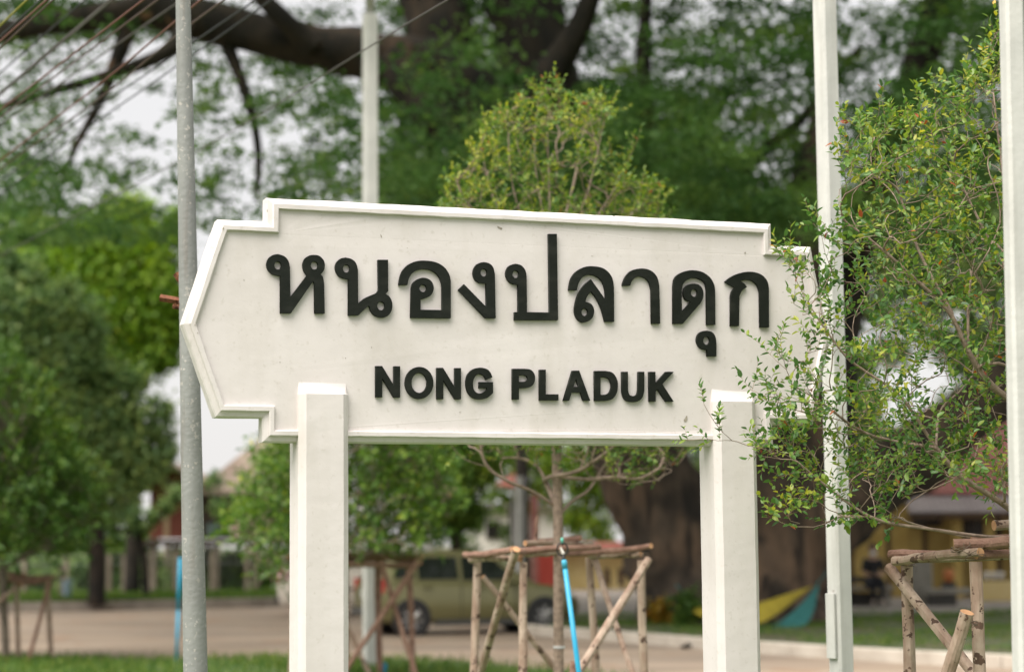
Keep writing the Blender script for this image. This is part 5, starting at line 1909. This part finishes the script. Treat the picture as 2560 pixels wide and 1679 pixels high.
def young_tree(name, label, D, trunk_px, limbs_px, poly, nattr, depth, seg, tip, rmax, leaf, leafsize, seed, maxh, per, mat_leaf, group=None, up=0.15,
               flowers=0, extra=None, widthr=0.5, stem='stem', nl=8, shrink=1.0, reject=None):
    rg = np.random.default_rng(seed)
    g = G(trunk_px[0][0], D)
    root = thing(name, label, 'tree', tuple(g), group)
    limbs = []
    t = [P(x, y, D + (dd if dd else 0)) for x, y, dd in trunk_px]
    t[0] = Vector((t[0].x, t[0].y, -0.03))
    limbs.append(t)
    for l in limbs_px:
        limbs.append([P(x, y, D + dd) for x, y, dd in l])
    att = px_points(poly, nattr, D, rg, lambda x, y: depth(x, y, rg), shrink, reject)
    if extra is not None:
        e = np.array([tuple(P(*q)) for q in extra])
        att = np.concatenate([att, e])
    A, par = grow(limbs, att, seg, rg, up)
    r, kids, hgt = skeleton(A, par, tip, 2.15, rmax)
    mb = branch_mesh(A, par, r, kids)
    mb.build('trunk', M[stem], root, smooth=True, fixn=False)
    pos, ax, nrm, shoots = leafy(A, par, r, hgt, rg, maxh, per, leafsize, nl)
    if D < 16:
        tw = MB()
        for sh in shoots:
            tw.tube(sh, [tip * 0.8, tip * 0.6, tip * 0.35], 3, cap=False)
        tw.build('twigs', M['twig'], root, fixn=False)['kind'] = 'stuff'
    n = len(pos)
    L = leafsize * rg.uniform(0.6, 1.25, n)
    # upper leaves run yellower: sun-lit tops put into the leaf colour
    rnd = np.clip(rg.random(n) * 0.93 + 0.06 * (rg.random(n) < 0.10), 0, 1)
    zq = (pos[:, 2] - pos[:, 2].min()) / (np.ptp(pos[:, 2]) + 1e-6)
    clump = np.array([noise.noise(Vector(p) * (2.2 / max(0.3, leafsize * 25))) for p in pos])
    rnd = np.clip(rnd * 0.72 + clump * 0.26 + 0.14 * zq + 0.03, 0, 0.95)
    rare = rg.random(n)
    rnd = np.where(rare < 0.007, 0.97 + 0.03 * rg.random(n), rnd)
    leaf_mesh('crown', pos, ax, nrm, L, L * widthr, mat_leaf, root, rg, six=(D < 16), rnd=rnd)
    if flowers:
        tips = np.where(hgt == 0)[0]
        ch = rg.choice(tips, flowers)
        fp = np.repeat(A[ch], 26, 0) + rg.normal(0, 0.045, (flowers * 26, 3))
        m = len(fp)
        FL = rg.uniform(0.03, 0.055, m)
        o = leaf_mesh('blossom', fp, rg.normal(0, 1, (m, 3)), up_normals(m, rg, 1.0), FL, FL * 0.9, M['petal'], root, rg, six=False)
    print(name, 'nodes', len(A), 'leaves', n)
    return root, A, r, hgt


GR = 'young trees in log frames'
poly_c = [(1085, 545), (1106, 486), (1150, 400), (1184, 314), (1225, 300), (1270, 256), (1314, 210), (1354, 185), (1411, 185), (1400, 240), (1432, 241), (1510, 228), (1551, 285),
          (1530, 350), (1560, 335), (1600, 318), (1600, 365), (1565, 400), (1575, 440), (1648, 436), (1675, 500), (1690, 700), (1725, 1000), (1735, 1180), (1650, 1235), (1550, 1245), (1440, 1215),
          (1400, 1150), (1250, 1180), (1160, 1160), (1120, 1000), (1090, 760)]


def dep_c(x, y, rg):
    w = 0.75 * math.sqrt(max(0.05, 1 - ((x - 1400) / 360) ** 2))
    return 14.0 + rg.uniform(-w, w)


young_tree('young_tree', 'young tree with bare lower branches in the frame between the sign posts', DC,
           [(1400, 1931, 0), (1396, 1600, 0), (1396, 1320, 0), (1392, 1130, 0), (1385, 900, 0), (1378, 640, 0), (1372, 430, 0), (1368, 300, 0)],
           [[(1388, 1265, 0), (1330, 1225, -.1), (1260, 1200, -.2), (1212, 1165, -.25), (1198, 1100, -.3), (1205, 1040, -.3)],
            [(1392, 1270, 0), (1370, 1215, .1), (1345, 1160, .2), (1290, 1140, .25), (1230, 1150, .3)],
            [(1360, 1200, .1), (1375, 1190, -.1), (1450, 1180, -.2), (1530, 1120, -.3), (1570, 1080, -.35)],
            [(1400, 1190, -.05), (1470, 1200, -.15), (1540, 1190, -.2), (1600, 1200, -.25), (1640, 1175, -.3)],
            [(1405, 1280, 0), (1430, 1250, .1), (1470, 1230, .2), (1500, 1180, .3)],
            [(1215, 1165, -.25), (1160, 1150, -.3), (1125, 1110, -.35)],
            [(1380, 640, 0), (1420, 520, .15), (1448, 400, .2), (1462, 300, .25)],
            [(1380, 660, 0), (1460, 520, -.1), (1490, 400, -.15), (1515, 280, -.2)],
            [(1386, 760, 0), (1480, 560, -.2), (1545, 460, -.25), (1585, 370, -.3)],
            [(1386, 800, 0), (1500, 600, .2), (1600, 520, .3), (1640, 470, .3)],
            [(1380, 640, 0), (1350, 500, .1), (1335, 400, .1), (1340, 290, .1)],
            [(1384, 720, 0), (1300, 540, -.15), (1275, 440, -.2), (1270, 320, -.2)],
            [(1386, 900, 0), (1290, 640, .2), (1225, 480, .3), (1205, 380, .3)],
            [(1386, 820, 0), (1230, 580, -.2), (1160, 500, -.3), (1140, 450, -.3)]],
           poly_c, 1500, dep_c, 0.055, 0.0022, 0.036, 1, 0.040, 31, 3, 1.2, M['leaf_mid'], GR, shrink=0.95, reject=lambda x, y: 0.5 if (330 < y < 520 and abs(x - 1400) < 190) else (0.3 if 330 < y < 430 else 0.0))
mb = MB()
c = P(1398, 1616, 14)
mb.tube([c - Vector((0, 0, 0.008)), c + Vector((0, 0, 0.008))], 0.041, 12)
tag(mb.build('white_tie', M['wire_wrap'], origin=c), 'white tie round the trunk of the central young tree', 'tie')

# --- right shrub-like tree, in focus
DR = 9.45
poly_r = [(2505, 60), (2450, 130), (2400, 215), (2350, 200), (2290, 270), (2250, 290), (2215, 262), (2185, 310), (2120, 300), (2095, 360), (2100, 460), (2085, 545), (2045, 552), (2055, 600), (2090, 640),
          (2030, 655), (1962, 632), (1975, 720), (2000, 790), (2040, 860), (2085, 900), (2000, 905), (1950, 868), (1930, 895), (2000, 960), (1940, 970), (1895, 968), (1920, 1010), (1985, 1045), (1920, 1090), (1855, 1108), (1930, 1135),
          (1990, 1170), (1960, 1230), (1922, 1262), (1935, 1305), (2010, 1318), (2080, 1330), (2170, 1300), (2230, 1330), (2290, 1255), (2240, 1200), (2330, 1170), (2420, 1230), (2505, 1260),
          (2700, 1250), (2900, 1100), (2950, 700), (2800, 300), (2650, 100)]


def dep_r(x, y, rg):
    if x < 2140:
        return rg.uniform(8.95, 9.42)
    return rg.uniform(8.75, 10.15)


fr2 = thing('tree_support', 'log support frame at the right edge below the leafy young tree', 'tree support', tuple(G(2560, DR)), 'log frames round the young trees')
for i, (x, y, D, xb) in enumerate([(2267, 1412, 9.9, 2276), (2439, 1402, 9.25, 2448), (2690, 1400, 10.25, 2695), (2840, 1400, 9.5, 2845)]):
    t = P(x, y, D)
    bx_ = P(xb, 1679, D)
    bot = t + (bx_ - t) * ((t.z + 0.1) / (t.z - bx_.z))
    log(fr2, 'post', bot, t, 0.031, M['wood'], 160 + i, 0.004, 12)
for i, a in enumerate([('rail', 2226, 1384, 9.9, 2470, 1386, 9.4, .0215, 'wood_red'), ('rail', 2238, 1403, 9.85, 2452, 1379, 9.18, .022, 'wood'), ('rail', 2384, 1361, 9.3, 2640, 1352, 9.25, .027, 'wood_red'),
                       ('rail', 2440, 1385, 9.3, 2840, 1380, 9.5, .020, 'wood_red'), ('rail', 2485, 1312, 9.6, 2700, 1300, 9.7, .022, 'wood'), ('rail', 2260, 1395, 10.0, 2700, 1385, 10.3, .022, 'wood'),
                       ('rail', 2430, 1352, 9.5, 2620, 1335, 9.55, .020, 'wood_red')]):
    log(fr2, a[0], P(*a[1:4]), P(*a[4:7]), a[7], M[a[8]], 170 + i, 0.008, 12)
a, b = P(2222, 1415, 9.95), P(2432, 1679, 9.5)
log(fr2, 'brace', a, a + (b - a) * 2.2, 0.027, M['wood'], 181, 0.004, 12)
a, b = P(2418, 1530, 9.1), P(2372, 1679, 9.2)
log(fr2, 'brace', a, a + (b - a) * 3.0, 0.031, M['wood'], 182, 0.004, 12)

tips = [(1845, 1104, 9.2), (1720, 1100, 9.15), (1760, 1010, 9.1), (1880, 975, 9.2), (1925, 885, 9.2), (1940, 860, 9.2), (1965, 632, 9.2), (1950, 640, 9.1), (2035, 560, 9.25), (2045, 545, 9.2), (1905, 1140, 9.15),
        (1990, 700, 9.2), (1985, 760, 9.15), (1960, 1250, 9.2), (1930, 1290, 9.2), (1905, 1000, 9.15), (1890, 1110, 9.1), (2200, 250, 9.4), (2090, 310, 9.4), (1955, 1190, 9.2)]
young_tree('young_tree', 'leafy green young tree spreading in front of the right end of the sign', DR,
           [(2560, 2200, 0), (2556, 1700, 0), (2552, 1300, 0), (2540, 1150, 0), (2545, 900, 0.05), (2530, 600, .1), (2500, 380, .1), (2480, 200, .1)],
           [[(2552, 1290, 0), (2470, 1232, -.05), (2400, 1192, -.1), (2337, 1117, -.15), (2264, 1001, -.2), (2226, 967, -.2), (2126, 905, -.22), (2095, 867, -.25), (2040, 790, -.25), (2000, 720, -.25)],
            [(2553, 1345, 0), (2450, 1340, -.1), (2330, 1322, -.15), (2200, 1305, -.2), (2130, 1265, -.2), (2060, 1210, -.25), (1990, 1150, -.27)],
            [(2553, 1340, 0), (2440, 1345, .05), (2360, 1330, .1), (2250, 1300, .1), (2190, 1255, .1), (2120, 1190, 0)],
            [(2542, 1010, 0), (2470, 960, -.05), (2415, 870, -.1), (2380, 780, -.1), (2280, 690, -.15), (2180, 600, -.2), (2120, 560, -.2)],
            [(2420, 880, -.1), (2420, 740, -.05), (2440, 620, 0), (2470, 500, 0)],
            [(2337, 1117, -.15), (2240, 1105, -.1), (2150, 1080, -.15), (2060, 1010, -.22), (1980, 960, -.25)],
            [(2340, 1120, -.15), (2345, 1020, 0), (2400, 980, .1), (2430, 940, .2)],
            [(2400, 1192, -.1), (2300, 1235, 0), (2220, 1222, .1), (2160, 1190, .1)],
            [(2380, 780, -.1), (2300, 640, .05), (2260, 520, .1), (2230, 420, .1)],
            [(2530, 700, .1), (2430, 520, .2), (2380, 400, .25), (2340, 290, .25)]],
           poly_r, 1500, dep_r, 0.045, 0.0013, 0.024, 1, 0.037, 32, 3, 1.0, M['leaf_near'], GR, extra=tips, widthr=0.56, nl=7)

# --- flowering young tree behind the left post
D2 = 24.0
poly_2 = [(640, 1170), (685, 1050), (710, 900), (780, 800), (880, 780), (1000, 880), (1080, 1040), (1120, 1170), (1165, 1240), (1150, 1300), (1085, 1385), (980, 1410), (870, 1390), (760, 1430), (680, 1480), (650, 1430), (600, 1390), (548, 1330), (600, 1270), (612, 1220)]


def dep_2(x, y, rg):
    w = 1.3 * math.sqrt(max(0.05, 1 - ((x - 860) / 330) ** 2))
    return 24.0 + rg.uniform(-w, w)


young_tree('young_tree', 'bushy young tree with pale pink blossom behind the left sign post', D2,
           [(862, 1693, 0), (862, 1500, 0), (858, 1380, 0), (855, 1150, 0), (850, 900, 0)],
           [[(860, 1420, 0), (760, 1380, -.2), (680, 1340, -.3)], [(860, 1420, 0), (960, 1360, .2), (1060, 1290, .3)], [(857, 1300, 0), (740, 1150, .3), (690, 1050, .4)], [(857, 1300, 0), (970, 1150, -.3), (1030, 1050, -.4)],
            [(860, 1400, 0), (850, 1300, -.6), (830, 1200, -.8)]],
           poly_2, 1700, dep_2, 0.11, 0.004, 0.05, 1, 0.085, 33, 3, 1.6, M['leaf_flower'], GR, flowers=34, shrink=0.93)
fr3 = thing('tree_support', 'log support frame just right of the left sign post', 'tree support', tuple(G(870, D2)), 'log frames round the young trees')


def ext_log(root, nm, x0, y0, x1, y1, D0, D1, r, mat, seed):
    a, b = P(x0, y0, D0), P(x1, y1, D1)
    k = a.z / (a.z - b.z)
    log(root, nm, a, a + (b - a) * k * 1.02, r, mat, seed, 0.006)


ext_log(fr3, 'post', 945, 1398, 950, 1660, 24.4, 24.4, 0.042, M['wood_red'], 201)
ext_log(fr3, 'post', 1022, 1415, 1032, 1665, 23.9, 23.9, 0.036, M['wood_red'], 202)
ext_log(fr3, 'post', 790, 1400, 786, 1660, 24.3, 24.3, 0.038, M['wood'], 203)
ext_log(fr3, 'post', 740, 1400, 730, 1660, 23.6, 23.6, 0.038, M['wood'], 204)
ext_log(fr3, 'brace', 1050, 1395, 868, 1668, 23.6, 23.6, 0.032, M['wood_red'], 205)
ext_log(fr3, 'brace', 953, 1402, 1030, 1650, 23.7, 23.7, 0.030, M['wood_red'], 206)
ext_log(fr3, 'brace', 800, 1420, 920, 1676, 23.8, 23.8, 0.030, M['wood'], 207)
for i, (x0, y0, x1, y1, D0, D1) in enumerate([(860, 1385, 1056, 1392, 24.4, 23.7), (720, 1392, 960, 1398, 23.7, 24.4), (930, 1390, 1050, 1405, 24.4, 23.8), (730, 1402, 1040, 1412, 23.5, 23.8)]):
    log(fr3, 'rail', P(x0, y0, D0), P(x1, y1, D1), 0.032, M['wood_red'], 210 + i, 0.01)

# --- left young tree
D3 = 29.0
poly_3 = [(-300, 1150), (-230, 980), (-120, 880), (0, 850), (45, 870), (70, 930), (110, 960), (105, 1040), (165, 1070), (160, 1130), (225, 1150), (250, 1200), (275, 1240), (262, 1310), (215, 1360), (170, 1410), (60, 1425), (-60, 1430), (-200, 1380), (-310, 1290)]


def dep_3(x, y, rg):
    w = 1.5 * math.sqrt(max(0.05, 1 - ((x + 10) / 330) ** 2))
    return D3 + rg.uniform(-w, w)


young_tree('young_tree', 'dense dark young tree at the left edge of the photo', D3,
           [(16, 1636, 0), (8, 1500, 0), (6, 1400, 0), (2, 1200, 0), (0, 1000, 0)],
           [[(6, 1420, 0), (100, 1370, -.3), (180, 1310, -.5)], [(6, 1400, 0), (-120, 1340, .3), (-200, 1260, .4)], [(4, 1300, 0), (90, 1180, .3), (140, 1120, .4)], [(4, 1300, 0), (20, 1200, -.7), (30, 1100, -.9)]],
           poly_3, 1500, dep_3, 0.14, 0.005, 0.06, 1, 0.115, 34, 3, 1.6, M['leaf_dark'], GR, stem='trunk', shrink=0.87)
fr4 = thing('tree_support', 'log support frame at the left edge under the dense young tree', 'tree support', tuple(G(20, D3)), 'log frames round the young trees')
for i, a in enumerate([(40, 1445, 46, 1640, 29.2, 29.2, .038, 'wood'), (118, 1445, 128, 1636, 29.4, 29.4, .038, 'wood'), (-60, 1440, -66, 1640, 29.8, 29.8, .038, 'wood'), (-130, 1440, -136, 1640, 28.8, 28.8, .038, 'wood')]):
    ext_log(fr4, 'post', *a[:7], M[a[7]], 220 + i)
ext_log(fr4, 'brace', 126, 1450, 74, 1640, 29.0, 28.9, .030, M['wood_red'], 226)
ext_log(fr4, 'brace', 44, 1462, -60, 1560, 29.0, 28.8, .032, M['wood'], 227)
for i, (x0, y0, x1, y1, D0, D1) in enumerate([(-140, 1452, 58, 1450, 28.9, 29.1), (-70, 1434, 60, 1436, 29.7, 29.2), (25, 1442, 140, 1442, 29.1, 29.4), (50, 1458, 118, 1450, 29.1, 29.4)]):
    log(fr4, 'rail', P(x0, y0, D0), P(x1, y1, D1), 0.036, M['wood_red'], 230 + i, 0.008)

# ------------------------------------------------------------------ water pipes
pipe = thing('sprinkler_riser', 'blue water pipe with a small sprinkler head leaning before the central tree', 'pipe', tuple(P(1452, 1930, 12.6) * 1.0))
DPp = 12.8
a, b = P(1410, 1400, DPp), P(1447, 1679, DPp)
k = (a.z + 0.05) / (a.z - b.z)
bot = a + (b - a) * k
mb = MB(); mb.tube([bot, a], 0.0165, 14); mb.build('riser', M['pvc'], pipe, smooth=True)
up_ = (a - bot).normalized()
mb = MB(); mb.tube([a - up_ * 0.05, a - up_ * 0.012, a + up_ * 0.005], [0.0185, 0.0185, 0.014], 14); mb.build('collar', M['pvc2'], pipe, smooth=True)
mb = MB()
c = P(1406, 1372, DPp)
ringp = [c + Vector((math.sin(t) * 0.034, 0, math.cos(t) * 0.040)) for t in [2 * math.pi * i / 24 for i in range(25)]]
mb.tube(ringp, 0.0055, 8, cap=False)
mb.tube([a + up_ * 0.0, a + up_ * 0.03], [0.014, 0.008], 10)
mb.tube([c + Vector((0, 0, 0.040)), c + Vector((0, 0, 0.024))], [0.010, 0.004], 8)
mb.build('sprinkler_ring', M['black'], pipe, smooth=True)
mb = MB(); mb.tube([c + Vector((-0.012, 0, 0.012)), c + Vector((0.006, 0, -0.028))], [0.006, 0.010], 8); mb.build('spinner', M['plain_white'], pipe)
mb = MB(); mb.tube([c + Vector((0, 0, 0.038)), c + Vector((-0.002, 0, 0.072))], 0.009, 10); mb.build('cap', M['mint'], pipe, smooth=True)
a, b = P(1437, 1652, 12.9), P(1432, 1700, 12.9)
mb = MB()
mb.tube([a, a + (b - a) * ((a.z) / (a.z - b.z))], [0.028, 0.03], 10, wob=.2)
tag(mb.build('log_stake', M['wood_red'], origin=(b.x, b.y, 0)), 'short log stake beside the foot of the blue pipe', 'stake')

for (xt, yt, xb, yb, D, r, lab) in [(451, 1393, 441, 1648, 28.5, 0.028, 'blue water pipe standing beside the grey pole')]:
    a, b = P(xt, yt, D), P(xb, yb, D)
    k = a.z / (a.z - b.z)
    bot = a + (b - a) * k
    pp = thing('water_pipe', lab, 'pipe', tuple(Vector((bot.x, bot.y, 0))))
    mid = bot.lerp(a, 0.5)
    mb = MB(); mb.tube([bot, mid], r * 0.8, 10); mb.build('riser', M['pvc'], pp, smooth=True)
    mb = MB(); mb.tube([mid, a], r, 10); mb.build('sleeve', M['pvc'], pp, smooth=True)
mb = MB()
a = P(957, 1660, 24.5)
mb.tube([(a.x, a.y, 0), (a.x + 0.02, a.y, a.z + 0.02)], 0.035, 10)
tag(mb.build('pipe_stub', M['pvc'], origin=(a.x, a.y, 0)), 'short blue pipe stub poking from the grass right of the left sign post', 'pipe')

# ------------------------------------------------------------------ wire ties on the log frames
M['tie'] = pmat('rusty_tie_wire', (0.10, 0.07, 0.05), (0.2, 0.15, 0.11), 40, 0.7)


def tie(root, x, y, D, r, seed):
    rg = random.Random(seed)
    c = P(x, y, D)
    mb = MB()
    for k in range(3):
        tl = Vector((rg.uniform(-.5, .5), rg.uniform(-.5, .5), 1)).normalized()
        u = tl.cross(Vector((0, 1, 0))).normalized()
        w = tl.cross(u)
        pts = [c + tl * (k - 1) * 0.012 + (u * math.cos(a) + w * math.sin(a)) * r * (1 + 0.05 * rg.random()) for a in [i * math.pi / 10 for i in range(21)]]
        mb.tube(pts, 0.0016, 4, cap=False)
    a = c + Vector((0.0, -r, 0.0))
    mb.tube([a, a + Vector((rg.uniform(-.02, .02), -0.01, rg.uniform(.01, .04)))], 0.0016, 4)
    mb.build('wire_tie', M['tie'], root)


for i, (x, y, D, r) in enumerate([(2268, 1404, 9.88, 0.042), (2438, 1386, 9.22, 0.045), (2404, 1372, 9.26, 0.046), (2418, 1560, 9.15, 0.045)]):
    tie(fr2, x, y, D, r, 300 + i)
for i, (x, y, D, r) in enumerate([(1195, 1394, 14.24, 0.044), (1296, 1384, 13.42, 0.046), (1474, 1380, 14.5, 0.044), (1606, 1388, 13.73, 0.046)]):
    tie(fr, x, y, D, r, 320 + i)
